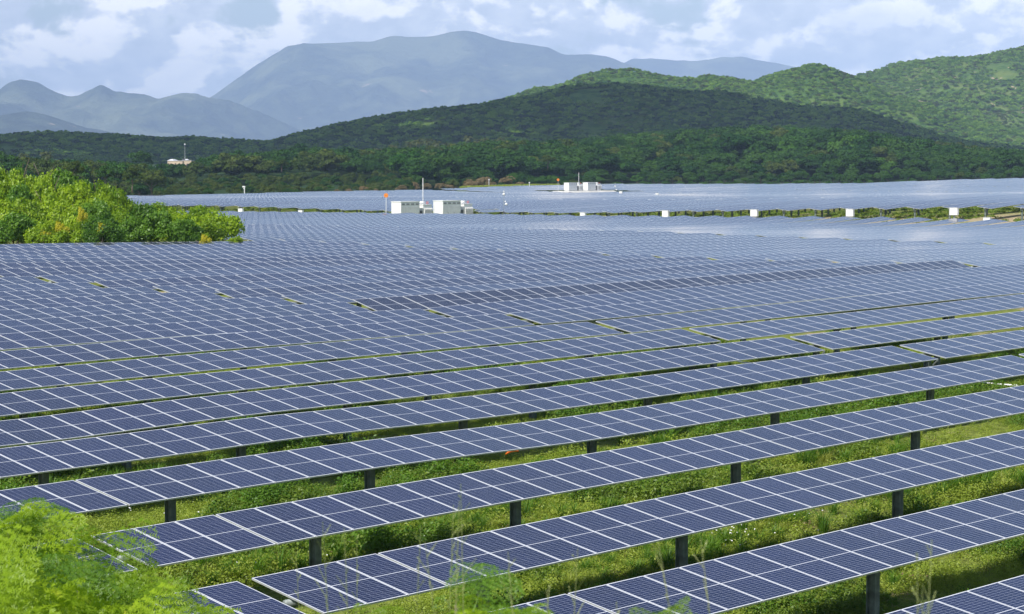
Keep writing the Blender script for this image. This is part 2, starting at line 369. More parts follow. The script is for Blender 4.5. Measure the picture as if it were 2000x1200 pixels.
def hill(name, prof, D0, Dc, Db, zf, m, amp, wl, nx=170, ny=60, seed=1, power=1.15, tree=0, crest_n=0., pad=0):
    px_ = np.array([p[0] for p in prof], float); py_ = np.array([p[1] for p in prof], float)
    X0 = (px_[0]-1000)/F_PX*Dc; X1 = (px_[-1]-1000)/F_PX*Dc
    PX = (px_-1000)/F_PX*Dc; PZ = np.array([at(p[0], p[1], Dc)[2] for p in prof])-tree
    def z(X, Y):
        H = np.interp(X, PX, PZ)
        w = (np.interp(X-3*Dc/2000, PX, PZ)+np.interp(X+3*Dc/2000, PX, PZ))/2; H = .5*H+.5*w
        t = np.where(Y < Dc, (Y-D0)/(Dc-D0), 1-(Y-Dc)/(Db-Dc)); t = np.clip(t, 0, 1)
        s = np.sin(t*math.pi/2)**power
        r = fbm(X/wl+7.3, Y/(wl*1.6), 5, seed, True)-(.62 if tree else .96)
        zz = zf+(H-zf)*s+amp*r*np.sin(t*math.pi)**.8*np.clip((H-zf)/60, .25, 1.5)
        if crest_n: zz = zz+crest_n*(fbm(X/(wl*.14), Y/(wl*.14), 4, seed+5, True)-.5)*t
        return zz
    xs = np.linspace(X0, X1, nx); ys = np.concatenate([np.linspace(D0, Dc, ny), np.linspace(Dc, Db, ny//3)[1:]])
    Vt, Fq = grid(xs, ys, z)
    o = link(name, quads_mesh(name, Vt, Fq, [m], smooth=True), kind='structure')
    HILLS[name] = (z, X0, X1, D0, Dc, Db); return o
Z0 = -8
hill('front_hill', [(-500,262),(-200,262),(0,266),(60,258),(150,258),(250,260),(330,268),(400,266),(540,275),(580,263),(660,240),(750,222),(850,210),(950,200),(1040,186),(1100,172),(1180,164),(1250,166),(1300,172),(1350,178),(1400,176),(1480,192),(1560,205),(1660,212),(1720,232),(1800,262),(1860,275),(1950,286),(2000,291),(2300,300),(2600,312)],
     1430, 1700, 1950, Z0, M_HILL, 16, 90, 240, 60, 3, tree=4)
hill('middle_hill', [(600,300),(850,225),(950,200),(1010,187),(1080,170),(1130,147),(1180,134),(1230,133),(1300,147),(1350,156),(1380,152),(1420,157),(1465,163),(1480,153),(1530,137),(1560,130),(1575,121),(1600,129),(1660,150),(1700,175),(1800,215),(2000,260),(2300,290)],
     1850, 2250, 2600, Z0, M_HILL, 26, 120, 240, 60, 9, tree=4)
hill('right_hill', [(1300,260),(1500,205),(1600,175),(1650,155),(1680,150),(1720,138),(1760,122),(1850,113),(1900,110),(1950,98),(2000,87),(2150,60),(2400,80),(2700,150)],
     2150, 2750, 3300, Z0, hill_material('right_hill_soil', (.04, .09, .02), (.09, .155, .035), (.12, .17, .045), .12, .07), 40, 170, 200, 60, 14, tree=4)
hill('big_mountain', [(250,300),(330,260),(380,205),(415,190),(450,165),(500,130),(540,105),(570,90),(600,86),(680,83),(730,82),(755,74),(775,71),(800,74),(850,72),(880,63),(910,60),(935,65),(980,80),(1040,88),(1070,93),(1100,108),(1150,107),(1190,112),(1220,124),(1300,150),(1450,200),(1700,260),(2000,300)],
     13206, 16756, 19880, -10, M_MTN, 520, 1500, 420, 110, 21, tree=0, crest_n=12)
hill('far_ridge', [(1000,180),(1150,140),(1220,123),(1240,116),(1270,115),(1350,122),(1400,115),(1440,113),(1500,122),(1540,128),(1620,150),(1750,200),(2100,280)],
     17750, 20164, 22436, -10, M_MTN, 240, 1400, 200, 60, 31, crest_n=30)
hill('left_mountain', [(-600,230),(-300,190),(-100,200),(0,180),(20,165),(45,158),(75,163),(100,178),(140,190),(160,184),(180,176),(200,168),(230,178),(260,181),(290,185),(310,195),(330,188),(370,184),(415,192),(470,205),(520,225),(600,262),(700,300)],
     10792, 12780, 14910, -10, M_MTN, 300, 1000, 320, 90, 41, crest_n=30)
hill('left_foothill', [(-500,190),(-300,200),(-100,215),(0,228),(50,218),(80,220),(170,250),(280,270),(400,290),(600,310)],
     7952, 9372, 10792, -10, M_MTN, 110, 600, 160, 50, 51, crest_n=8)

# ---------------------------------------------------------------- clouds above the hills (they shade the front hill)
M_CLOUD = simple('cloud_white', (.85, .86, .88), 1, 0, .03, .01)
def cloud(cx, cy_, alt, sx, sy, sz, n, seed, name='cloud'):
    r = random.Random(seed); bm = bmesh.new()
    for i in range(n):
        u, v = r.uniform(-1, 1), r.uniform(-1, 1)
        if u*u+v*v > 1: u *= .6; v *= .6
        R = r.uniform(.20, .34)*min(sx, sy)
        Mx = Matrix.Translation((cx+u*sx, cy_+v*sy, alt+r.uniform(0, .5)*sz)) @ Matrix.Diagonal((R*r.uniform(1, 1.8), R, R*.38, 1))
        bmesh.ops.create_icosphere(bm, subdivisions=3, radius=1, matrix=Mx)
    for v in bm.verts:
        p = v.co; d = (float(fbm(p.x/60, p.y/60+p.z/40, 4, seed))-.5)*34
        v.co += v.normal*d
    me = bpy.data.meshes.new(name); bm.to_mesh(me); bm.free(); me.materials.append(M_CLOUD)
    me.polygons.foreach_set('use_smooth', [True]*len(me.polygons))
    return link(name, me, kind='structure')
KS = 1150/SUN.z
def cloud_over(X, Y, sx, sy, n, seed): return cloud(X+SUN.x*KS, Y+SUN.y*KS, 1150, sx, sy, 60, n, seed)
cloud_over(60, 1610, 330, 150, 60, 1)
cloud_over(-290, 1600, 210, 150, 30, 2)
cloud_over(-560, 1620, 200, 170, 30, 3)

# ---------------------------------------------------------------- solar field
def rc(r): return 35.23+4.9*(r-3)
def module_mesh(m, name='solar_module'):
    l, w, t = .50, 1.0, .018
    Vt = [(-l,-w,-t),(l,-w,-t),(l,w,-t),(-l,w,-t),(-l,-w,t),(l,-w,t),(l,w,t),(-l,w,t)]
    Fq = [(4,5,6,7),(0,3,2,1),(0,1,5,4),(1,2,6,5),(2,3,7,6),(3,0,4,7)]
    uv = [(0,0),(1,0),(1,1),(0,1)]*6
    return quads_mesh(name, Vt, Fq, [m, M_BACK, M_ALU], uv, [0,1,2,2,2,2])
ME_MOD = module_mesh(M_PANEL); ME_MOD_D = module_mesh(M_PANEL_DK, 'solar_module_dark')
def post_mesh():
    b = MB(); h = HP+.1
    b.box((0, -.10, -h/2-.12), (.16, .014, h)); b.box((0, .10, -h/2-.12), (.16, .014, h)); b.box((0, 0, -h/2-.12), (.012, .186, h))
    b.box((0, 0, -.16), (.24, .26, .10)); b.tube([(-.05, 0, -.02), (.05, 0, -.02)], .12, 10)
    return b.build('post', M_POST)
ME_POST = post_mesh()
NEAR_SEG = [(0.0, 25.62), (25.87, 67.92), (68.25, 117.75), (118.0, 167.75), (168.0, 217.6)]
POSTS42 = [4.95, 11.0, 19.1, 27.2, 35.4, 42.2]
FAR_SEG = [(229.3+50*i, 278.8+50*i) for i in range(4)]+[(429.3, 454.5), (463, 512.5)]+[(512.8+50*i, 562.3+50*i) for i in range(6)]
A_G2 = 494.0
def _clr(px_, a, L): s = (px_-1000)/F_PX; Y = a/(s*cP+sP); A, C = AC(s*Y, Y); return (A+L/2, C+1)
CLEAR = [(*_clr(783, 220.6, 14), 10.5, 4.2), (*_clr(1112, A_G2, 15), 15.5, 10.5)]
tables = []
for r in range(0, 175):
    c = rc(r)
    for si, (a0, a1) in enumerate(NEAR_SEG+FAR_SEG):
        near = si < len(NEAR_SEG)
        if si == 0 and not (1 <= r <= 4): continue
        if si in (1, 2) and r > 23: continue
        tau = TAU+rnd.uniform(-.010, .010)
        if si == 3: tau = .145+rnd.uniform(-.012, .012)
        if si >= 4: tau = .118+rnd.uniform(-.014, .014)
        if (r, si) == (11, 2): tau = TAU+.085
        if (r, si) in ((13, 2), (15, 2), (17, 2), (18, 2)): tau = TAU+.03
        n = int((a1-a0-.05)/1.02)
        al = a0+.5+np.arange(n)*1.02; al[3:] += .045
        if n > 30: al[n//2:] += .03
        z = tube_z(al, np.full(n, c)); X, Y = al*cP-c*sP, al*sP+c*cP
        sr = X/np.maximum(Y, 1); px_ = 1000+F_PX*sr
        py_ = 325-F_PX*(z)/np.maximum(Y, 1)
        lo = -420 if near else 190
        ok = (px_ > lo) & (px_ < 2330) & (py_ < 1400) & (Y > 14)
        if not near: ok &= Y < far_y(sr)-2
        if near and si >= 3: ok &= (px_ > 300) | (c < 240)
        for ca, cc, da, dc in CLEAR: ok &= ~((np.abs(al-ca) < da) & (abs(c-cc) < dc))
        idx = np.nonzero(ok)[0]
        if len(idx) < (4 if near else 8): continue
        i0 = idx[0]; brk = np.nonzero(np.diff(idx) > 1)[0]
        if len(brk):            # keep the longer run on either side of a cleared patch
            runs = np.split(idx, brk+1); runs.sort(key=len); idx = runs[-1]; i0 = idx[0]
        i1 = idx[-1]+1
        if i1-i0 < 4: continue
        d = np.hypot(X[i0:i1], Y[i0:i1]).min()
        vis = ((px_[i0:i1] > -30) & (px_[i0:i1] < 2030) & (py_[i0:i1] < 1230)).sum()
        tables.append(dict(r=r, si=si, c=c, a0=a0, a1=a1, al=al[i0:i1], z=z[i0:i1], tau=tau, d=d, vis=vis, near=near, full0=i0 == 0, full1=i1 == n, nn=n))
tables.sort(key=lambda t: (t['vis'] == 0, t['d']))
print('tables', len(tables), 'visible', sum(t['vis'] > 0 for t in tables))
ORD = ['nearest', 'second', 'third', 'fourth', 'fifth', 'sixth', 'seventh', 'eighth', 'ninth', 'tenth', 'eleventh', 'twelfth', 'thirteenth', 'fourteenth', 'fifteenth', 'sixteenth', 'seventeenth', 'eighteenth', 'nineteenth', 'twentieth', 'twenty-first', 'twenty-second', 'twenty-third', 'twenty-fourth']
def strip_geo(t, HALF=1.0):
    """panel surface of one table as boxes merged along the row: returns verts, quads, uv, matidx"""
    al, z, c, tau = t['al'], t['z'], t['c'], t['tau']; n = len(al)
    ce, se = math.cos(tau), math.sin(tau); Vs = []; Fs = []; uv = []; mi = []
    g = np.gradient(z, al) if n > 1 else np.zeros(n)
    for i in range(n):
        o = len(Vs)
        for w, th in ((-1, .018), (1, .018), (-1, -.018), (1, -.018)):
            for e in (-.5, .5):
                X, Y = XY(al[i]+e, c+w*HALF*ce-th*se)
                Vs.append((X, Y, z[i]+g[i]*e+w*HALF*se+th*ce))
        # order: 0 L- top,1 R- top,2 L+ top,3 R+ top,4..7 bottom
        Fs += [(o, o+1, o+3, o+2), (o+4, o+6, o+7, o+5), (o, o+4, o+5, o+1), (o+2, o+3, o+7, o+6), (o, o+2, o+6, o+4), (o+1, o+5, o+7, o+3)]
        uv += [(0,0),(1,0),(1,1),(0,1)]*6; mi += [0, 1, 2, 2, 2, 2]
    return Vs, Fs, uv, mi
def tube_geo(t, mb, M=None):
    pts = []; al, z, c = t['al'], t['z'], t['c']
    st = list(range(0, len(al), 6))+[len(al)-1]
    for i in st: X, Y = XY(al[i], c); pts.append((X, Y, z[i]-.14))
    dx = Vector((cP, sP, 0))*.56
    pts[0] = Vector(pts[0])-dx; pts[-1] = Vector(pts[-1])+dx
    if M is not None: pts = [M @ Vector(p) for p in pts]
    mb.tube(pts, .07, 8)
cnt = 0; n_mod = 0; stuff = []
for k, t in enumerate(tables):
    if t['vis'] > 0 and cnt < 296: pass
    else: stuff.append(t); continue
    cnt += 1
    r, si, c = t['r'], t['si'], t['c']
    i0 = len(t['al'])//2 if t['d'] > 60 else 0
    X0, Y0 = XY(t['al'][0], c); zg = float(ground_z(X0, Y0)[0])
    side = {0: 'left stub behind the feathery shrub', 1: 'left of the green cross gap', 2: 'right of the green cross gap', 3: 'third table along its row', 4: 'last table before the service road'}
    if t['near'] and r <= 23 and si <= 2:
        if si == 1 and r <= 3: lab = f'solar table in the {ORD[r]} row from the bottom edge, running off the right side'
        elif si == 1: lab = f'solar table in the {ORD[r]} row from the bottom edge, left of the short green gap'
        elif si == 2: lab = f'solar table in the {ORD[r]} row from the bottom edge, right of the short green gap'
        else: lab = f'end of a solar table poking out left of the {ORD[r]} row from the bottom edge'
        if (r, si) == (11, 2): lab = 'darkest long solar table, tilted more than its neighbours, ending by a weed tuft'
        grp = 'solar tables of the near block'
    elif t['near'] and si <= 3: lab = 'pale blue solar table in the middle distance, beyond the darkest long table'; grp = 'middle solar tables of the near block'
    elif t['near']: lab = 'pale solar table at the far end of the near block, before the service road'; grp = 'last solar tables of the near block'
    else: lab = 'distant pale blue solar table in the block beyond the service road'; grp = 'solar tables beyond the service road'
    root = empty('solar_table', (X0, Y0, zg), PHI, label=lab, cat='solar panels', group=grp)
    Mi = root.matrix_basis.inverted() if False else (Matrix.Translation((X0, Y0, zg)) @ Matrix.Rotation(PHI, 4, 'Z')).inverted()
    detail = t['d'] < 100 and t['near'] and r <= 14
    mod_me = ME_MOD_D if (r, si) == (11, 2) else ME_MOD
    if detail:
        g = np.gradient(t['z'], t['al'])
        for i in range(len(t['al'])):
            a, z = t['al'][i], t['z'][i]
            X, Y = XY(a, c); px_ = 1000+F_PX*X/Y
            o = link('solar_module', mod_me, root); n_mod += 1
            o.matrix_local = Mi @ Matrix.Translation((X, Y, z)) @ Matrix.Rotation(PHI, 4, 'Z') @ Matrix.Rotation(-math.atan(g[i]), 4, 'Y') @ Matrix.Rotation(t['tau'], 4, 'X')
    else:
        Vs, Fs, uv, mi = strip_geo(t); Vs = np.array(Vs)
        R = np.array(Mi); Vs = Vs @ R[:3, :3].T+R[:3, 3]
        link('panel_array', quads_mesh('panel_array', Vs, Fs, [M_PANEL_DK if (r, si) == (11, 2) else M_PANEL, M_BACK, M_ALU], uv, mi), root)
    mb = MB(); tube_geo(t, mb, Mi); link('torque_tube', mb.build('torque_tube', M_GALV, True), root)
    offs = POSTS42 if si == 1 else [.3+8.15*q for q in range(7)]
    for f in offs:
        a = t['a0']+f
        if a < t['al'][0]-.8 or a > t['al'][-1]+.8: continue
        if not (detail or (si == 5 and not t['near'])) and True:
            if not (t['near'] and r < 14): continue
        X, Y = XY(a, c); z = float(tube_z(a, c)[0])
        o = link('post', ME_POST, root); o.matrix_local = Mi @ Matrix.Translation((X, Y, z-.14)) @ Matrix.Rotation(PHI, 4, 'Z')
    if detail and si == 1 and t['full1']:   # damper arms at the gap
        a = t['a1']+.12; X, Y = XY(a, c); z = float(tube_z(a, c)[0]); b = MB()
        for s in (-1, 1):
            b.tube([(0, s*.75, .02+s*.75*math.tan(t['tau'])), (0, s*.1, -.75)], .028, 6)
        b.tube([(-.3, 0, -.0), (.3, 0, -.0)], .085, 8)
        o = link('damper_arm', b.build('damper_arm', M_GALV), root); o.matrix_local = Mi @ Matrix.Translation((X, Y, z-.14)) @ Matrix.Rotation(PHI, 4, 'Z')
print('individual tables', cnt, 'modules', n_mod, 'stuff', len(stuff))
def strip_many(ts):
    Vs = []; Fs = []; uv = []; mi = []
    for t in ts:
        a, b, u, m = strip_geo(t); o = len(Vs); Vs += a; Fs += [tuple(o+i for i in q) for q in b]; uv += u; mi += m
    return Vs, Fs, uv, mi
off = [t for t in stuff if t['vis'] == 0 and t['near']]; beyond = [t for t in stuff if not (t['vis'] == 0 and t['near'])]
if beyond:
    Vs, Fs, uv, mi = strip_many(beyond)
    link('distant_solar_tables', quads_mesh('distant_solar_tables', Vs, Fs, [M_PANEL, M_BACK, M_ALU], uv, mi), label='far solar tables packed together towards the tree line', cat='solar panels', kind='stuff')
if off:
    Vs, Fs, uv, mi = strip_many(off)
    link('outlying_solar_tables', quads_mesh('outlying_solar_tables', Vs, Fs, [M_PANEL, M_BACK, M_ALU], uv, mi), label='solar tables continuing past the edges of the view', cat='solar panels', kind='stuff')

# ---------------------------------------------------------------- plants
def unit(v): return v/np.maximum(np.linalg.norm(v, axis=1, keepdims=True), 1e-9)
def leafs(P, Nn, L, Wd, R, axis=None):
    """rhombic leaf quads at P with normals Nn"""
    n = len(P); t = R.normal(size=(n, 3)) if axis is None else axis
    t = unit(t-Nn*(t*Nn).sum(1, keepdims=True)); b = np.cross(Nn, t)
    L = np.broadcast_to(L, (n,))[:, None]; Wd = np.broadcast_to(Wd, (n,))[:, None]
    Q = np.stack([P-t*L*.5, P+b*Wd*.5, P+t*L*.5, P-b*Wd*.5], 1)
    return Q.reshape(-1, 3)
def quads_of(Vt, m, name):
    return quads_mesh(name, Vt, np.arange(len(Vt)).reshape(-1, 4), [m] if not isinstance(m, list) else m)
def crown_mesh(name, m, seed, rx, rz, nc, per, leaf, flat=.55, low=-.35, up=.0):
    """clumpy crown; base of the crown at z=0, top at about 2*rz"""
    R = np.random.default_rng(seed); Vs = []
    d = unit(R.normal(size=(nc, 3))); d[:, 2] = np.where(d[:, 2] < low, -d[:, 2]*.5, d[:, 2])
    cen = d*R.uniform(.55, .95, (nc, 1))*np.array([rx, rx, rz]); cen[:, :2] *= R.uniform(.8, 1.15, 2)
    for i in range(nc):
        r = rx*R.uniform(.22, .40); q = unit(R.normal(size=(per, 3)))
        q[:, 2] = np.where(q[:, 2] < -.3, -q[:, 2], q[:, 2])
        P = cen[i]+q*R.uniform(.72, 1.05, (per, 1))*np.array([r, r, r*flat])
        P[:, 2] += up*r*R.random(per)**2
        nn = unit(q*1.0+R.normal(size=(per, 3))*.55)
        Vs.append(leafs(P, nn, leaf*R.uniform(.7, 1.3, per), leaf*.7*R.uniform(.7, 1.3, per), R))
    Vt = np.concatenate(Vs); Vt[:, 2] += rz*1.0
    return quads_of(Vt, m, name)
def trunk_mesh(h, r, seed):
    R = random.Random(seed); b = MB(); pts = [(0, 0, -.4)]
    for i in range(1, 5): pts.append((R.uniform(-.1, .1)*h*.3, R.uniform(-.1, .1)*h*.3, h*i/4))
    b.tube(pts, [r*1.3, r, r*.85, r*.7, r*.5], 7)
    for k in range(5):
        a = k*1.26+R.uniform(-.3, .3); p = Vector(pts[2+k % 3])
        b.tube([p, p+Vector((math.cos(a)*.6*h*.3, math.sin(a)*.6*h*.3, h*.25)), p+Vector((math.cos(a)*h*.45, math.sin(a)*h*.45, h*.45))], [r*.55, r*.4, r*.2], 5)
    return b.build('trunk', M_BARK, True)
# tree kinds: crown radius about 3 m, crown 4-5 m deep on a short trunk
TK = {}
for kk, (m, nk) in {'dark': (F_TREE, 3), 'olive': (F_TREE2, 2), 'rust': (F_DRYT, 2), 'green': (F_FRESH, 2)}.items():
    TK[kk] = [(crown_mesh('crown', m, 100+i*13+len(kk), 3.1, 2.1, 24, 120, .44, .75), trunk_mesh(2.6, .22, i)) for i in range(nk)]
def put_tree(kind, X, Y, s, label, group=None, z=None, name='tree', vi=None, sz=1.0, cat='tree'):
    cm, tm = TK[kind][rnd.randrange(len(TK[kind])) if vi is None else vi]
    gz = float(ground_z(X, Y)[0]) if z is None else z
    root = empty(name, (X, Y, gz), rnd.uniform(0, 6.28), label=label, cat=cat, group=group)
    c = link('crown', cm, root); c.location = (0, 0, 1.1*s*sz); c.scale = (s, s, s*sz)
    t = link('trunk', tm, root); t.scale = (s, s, s*sz)
    return root
def palm_crown():
    R = np.random.default_rng(5); Vs = []
    for k in range(26):
        az = k*2.4+R.uniform(-.2, .2); e0 = R.uniform(-.2, 1.25); L = R.uniform(2.4, 3.2)
        p = np.array([0, 0, 0.]); t = 0
        for s in range(12):
            e = e0-1.9*(s/12)**1.3; d = np.array([math.cos(az)*math.cos(e), math.sin(az)*math.cos(e), math.sin(e)])
            p = p+d*L/12; side = np.array([-math.sin(az), math.cos(az), 0])
            for sg in (-1, 1):
                tip = side*sg*.55*math.sin(math.pi*(s+1.5)/14)+d*.2+np.array([0, 0, -.22])
                w = d*.17; Vs += [p-w*.5, p+w*.5, p+tip+w*.3, p+tip-w*.3]
    return quads_of(np.array(Vs), F_PALM, 'palm_crown')
PALM_C = palm_crown()
def palm_trunk():
    b = MB(); b.tube([(0, 0, -1), (.1, 0, 2), (.25, .05, 4.5), (.3, .1, 7.2)], [.24, .18, .15, .13], 7); return b.build('trunk', M_BARK, True)
PALM_T = palm_trunk()
def put_palm(px_, ytop, Y, label, group=None, s=1.0):
    p = at(px_, ytop, Y); root = empty('palm_tree', (p[0], Y, p[2]-8.6*s), rnd.uniform(0, 6), label=label, cat='palm tree', group=group)
    c = link('crown', PALM_C, root); c.location = (.3*s, .1*s, 7.2*s); c.scale = (s, s, s); t = link('trunk', PALM_T, root); t.scale = (s, s, s)
def instancer(name, pts, rot, scl, idx, meshes, **tg):
    """one 'stuff' object: geometry-node instances of the given meshes on points"""
    me = bpy.data.meshes.new(name); me.vertices.add(len(pts)); me.vertices.foreach_set('co', np.asarray(pts, np.float32).ravel())
    for an, ty, vals in (('rz', 'FLOAT', rot), ('sc', 'FLOAT', scl), ('ix', 'INT', idx)):
        a = me.attributes.new(an, ty, 'POINT'); a.data.foreach_set('value', np.asarray(vals, np.int32 if ty == 'INT' else np.float32))
    o = link(name, me, kind='stuff', **tg)
    col = bpy.data.collections.new(name+'_source')
    for i, m in enumerate(meshes):
        so_ = bpy.data.objects.new(f'{name}_{i:02d}', m); col.objects.link(so_)
    ng = bpy.data.node_groups.new(name, 'GeometryNodeTree')
    ng.interface.new_socket('Geometry', in_out='INPUT', socket_type='NodeSocketGeometry'); ng.interface.new_socket('Geometry', in_out='OUTPUT', socket_type='NodeSocketGeometry')
    gi = ng.nodes.new('NodeGroupInput'); go = ng.nodes.new('NodeGroupOutput'); ci = ng.nodes.new('GeometryNodeCollectionInfo')
    ci.inputs[0].default_value = col; ci.inputs['Separate Children'].default_value = True; ci.inputs['Reset Children'].default_value = True
    ip = ng.nodes.new('GeometryNodeInstanceOnPoints'); ip.inputs['Pick Instance'].default_value = True
    def attr(n, ty):
        a = ng.nodes.new('GeometryNodeInputNamedAttribute'); a.data_type = ty; a.inputs[0].default_value = n; return a
    L = ng.links.new; ar = attr('rz', 'FLOAT'); as_ = attr('sc', 'FLOAT'); ai = attr('ix', 'INT')
    cb = ng.nodes.new('ShaderNodeCombineXYZ'); L(ar.outputs[0], cb.inputs[2])
    L(gi.outputs[0], ip.inputs['Points']); L(ci.outputs[0], ip.inputs['Instance']); L(ai.outputs[0], ip.inputs['Instance Index'])
    try: L(cb.outputs[0], ip.inputs['Rotation'])
    except Exception: pass
    L(as_.outputs[0], ip.inputs['Scale']); L(ip.outputs[0], go.inputs[0])
    md = o.modifiers.new('scatter', 'NODES'); md.node_group = ng
    return o

# -- tree belt behind the field
SKY_X = [-400, 0, 100, 240, 300, 330, 385, 400, 450, 560, 620, 700, 800, 850, 950, 1070, 1200, 1350, 1500, 1600, 1700, 1800, 1900, 2000, 2400]
SKY_Y = [312, 312, 318, 322, 326, 322, 322, 312, 306, 299, 294, 298, 298, 292, 278, 281, 270, 257, 252, 254, 263, 277, 290, 300, 304]
def belt():
    pts = []; s = -.262
    Yv = 520.
    while Yv < 1230:
        st = 6.8+(Yv-520)*.0055
        for X in np.arange(-.27*Yv, .27*Yv, st):
            x = X+rnd.uniform(-.45, .45)*st; y = Yv+rnd.uniform(-.45, .45)*st; s = x/y; fy = float(far_y(s))
            dlt = y-fy
            if dlt < 7: continue
            h = .48+min(dlt/110, 1)*.62*(.8+.5*float(vnoise(x/45, y/45, 4)))+rnd.uniform(-.12, .22)
            ppx = 1000+F_PX*s
            if 280 < ppx < 780 and dlt < 170: h = .38+rnd.uniform(0, .22)+.25*max(0, dlt-100)/70
            zone = float(vnoise(x/30, y/38, 8)); k = 'dark'
            if rnd.random() < .05: k = 'olive'
            if rnd.random() < .08: k = 'green'
            if ppx < 760 and dlt < 190 and rnd.random() < .55: k = 'olive'
            if zone > .72 and rnd.random() < .5: k = 'olive'
            if 620 < ppx < 990 and dlt < 38 and rnd.random() < .55: k = 'rust'; h *= .85
            if zone < .12 and dlt < 120 and rnd.random() < .35: k = 'rust'
            if 1130 < ppx < 1800 and dlt < 26: k = 'green'; h = .34+rnd.uniform(0, .12)
            if dlt > 60 and not (280 < ppx < 780 and dlt < 170): h *= rnd.uniform(1.0, 2.1)
            lim = float(np.interp(ppx, SKY_X, SKY_Y))
            if 318 < ppx < 388 and y < 905: lim = max(lim, 327.)
            if 280 < ppx < 312 and y < 845: lim = max(lim, 332.)
            gz = float(ground_z(x, y)[0]); zmax = -(lim-325+rnd.uniform(-4, 3))/F_PX*y; h = min(h, (zmax-gz)/5.3)
            if h < .22: continue
            pts.append((x, y, h, k, dlt, ppx))
        Yv += st
    pts.sort(key=lambda p: p[4]*1.0+.05*p[1] if -20 < p[5] < 2020 else 1e6+p[4])
    ni = 262; words = {'dark': 'dark green', 'olive': 'olive green', 'rust': 'rust brown dry', 'green': 'fresh green'}
    for x, y, h, k, dlt, ppx in pts[:ni]:
        lab = f'{words[k]} tree in the front line along the far edge of the solar field'
        put_tree(k, x, y, h, lab, f'{words[k]} trees along the far field edge')
    rest = pts[ni:]; order = ['dark', 'dark', 'dark', 'olive', 'olive', 'rust', 'rust', 'green', 'green']
    meshes = [TK['dark'][0][0], TK['dark'][1][0], TK['dark'][2][0], TK['olive'][0][0], TK['olive'][1][0], TK['rust'][0][0], TK['rust'][1][0], TK['green'][0][0], TK['green'][1][0]]
    base = {'dark': (0, 3), 'olive': (3, 2), 'rust': (5, 2), 'green': (7, 2)}
    x = np.array([p[0] for p in rest]); y = np.array([p[1] for p in rest]); h = np.array([p[2] for p in rest])
    P = np.stack([x, y, ground_z(x, y)+h*1.1], 1)
    ix = [base[p[3]][0]+rnd.randrange(base[p[3]][1]) for p in rest]
    instancer('forest', P, rng.uniform(0, 6.28, len(rest)), h, ix, meshes, label='dense green forest behind the front trees', cat='forest')
    print('belt', len(pts))
belt()
# -- forest on the hills
HC = [crown_mesh('hill_crown', F_HILL, 300+i, 3.6, 2.0, 12, 30, 1.15, .7) for i in range(4)]+[crown_mesh('hill_crown_olive', F_TREE2, 310, 3.6, 2.0, 12, 30, 1.15, .7)]
HCD = [crown_mesh('shaded_hill_crown', F_TREE if i == 0 else F_HILL, 330+i, 3.6, 2.0, 12, 30, 1.15, .7) for i in range(4)]+[crown_mesh('shaded_hill_crown', F_HILL, 340, 3.6, 2.0, 12, 30, 1.15, .7)]  # darker leaves on some crowns deepen the front hill's cloud shade by colour
def hill_forest(hn, name, sp, lab, smin=.6, smax=1.25):
    zf, X0, X1, D0, Dc, Db = HILLS[hn]
    Dm = Dc+(Db-Dc)*.25; xs_ = np.arange(max(X0, -.26*Dc), min(X1, .26*Dc), sp); ys_ = np.arange(D0+(Dc-D0)*.04, Dm, sp)
    X, Y = np.meshgrid(xs_, ys_); X = X.ravel(); Y = Y.ravel()
    X = X+rng.uniform(-.5, .5, len(X))*sp; Y = Y+rng.uniform(-.5, .5, len(Y))*sp
    clr = fbm(X/55, Y/55, 4, 77); keep = clr < .71
    X, Y = X[keep], Y[keep]
    Z = zf(X, Y); s = rng.uniform(smin, smax, len(X))*(.7+.6*vnoise(X/60, Y/60, 9))
    P = np.stack([X, Y, Z+.2], 1); ix = rng.integers(0, 4, len(X)); ix[rng.random(len(X)) < .13] = 4
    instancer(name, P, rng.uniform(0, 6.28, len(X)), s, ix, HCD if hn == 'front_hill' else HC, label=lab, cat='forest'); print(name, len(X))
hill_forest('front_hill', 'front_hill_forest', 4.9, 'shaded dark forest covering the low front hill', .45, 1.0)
hill_forest('middle_hill', 'middle_hill_forest', 5.2, 'sunlit green forest on the ridge behind the shaded hill', .42, .95)
hill_forest('right_hill', 'right_hill_forest', 6.0, 'green scrub forest on the hill at the right edge', .48, 1.1)

# -- single trees one can tell apart
def tree_px(kind, px_, ytop, Y, wpx, label, vi=0, hs=1.0):
    s = wpx/F_PX*Y/6.6; p = at(px_, ytop, Y); h = (1.1+4.4)*s*hs
    put_tree(kind, p[0], Y, s, label, z=p[2]-h, vi=vi, sz=hs)
tree_px('dark', 272, 294, 820, 52, 'large round dark tree standing left of the cream house', 0, 1.1)
tree_px('dark', 585, 284, 860, 46, 'tall dark tree on the skyline right of the fresh green tree', 1, 1.2)
tree_px('green', 462, 294, 840, 40, 'fresh green tree standing right of the cream house', 0, 1.1)
tree_px('dark', 420, 305, 830, 60, 'broad dark tree beside the right end of the cream house', 2)
tree_px('green', 658, 292, 850, 24, 'small bright green tree beside a dark round tree', 1)
tree_px('dark', 684, 289, 850, 40, 'dark round tree right of the small bright green tree', 0, 1.1)
tree_px('olive', 550, 313, 700, 26, 'yellowish tree below the tall dark skyline tree', 0)
tree_px('olive', 258, 326, 470, 44, 'olive tree rising behind the right shoulder of the bright thicket', 1, 1.3)
tree_px('olive', 296, 334, 572, 62, 'wide olive tree at the left end of the distant solar block', 0, 1.1)
tree_px('olive', 142, 316, 430, 44, 'brownish olive tree behind the top of the bright thicket', 0, 1.2)
tree_px('dark', 205, 326, 460, 40, 'dark bush tree between the two olive trees behind the thicket', 1, 1.2)
tree_px('dark', 4, 298, 700, 34, 'dark tree cut by the left edge of the photo', 1, 1.3)
tree_px('olive', 1070, 303, 790, 30, 'pale yellow-topped tree in the wood above the farther white cabins', 1)
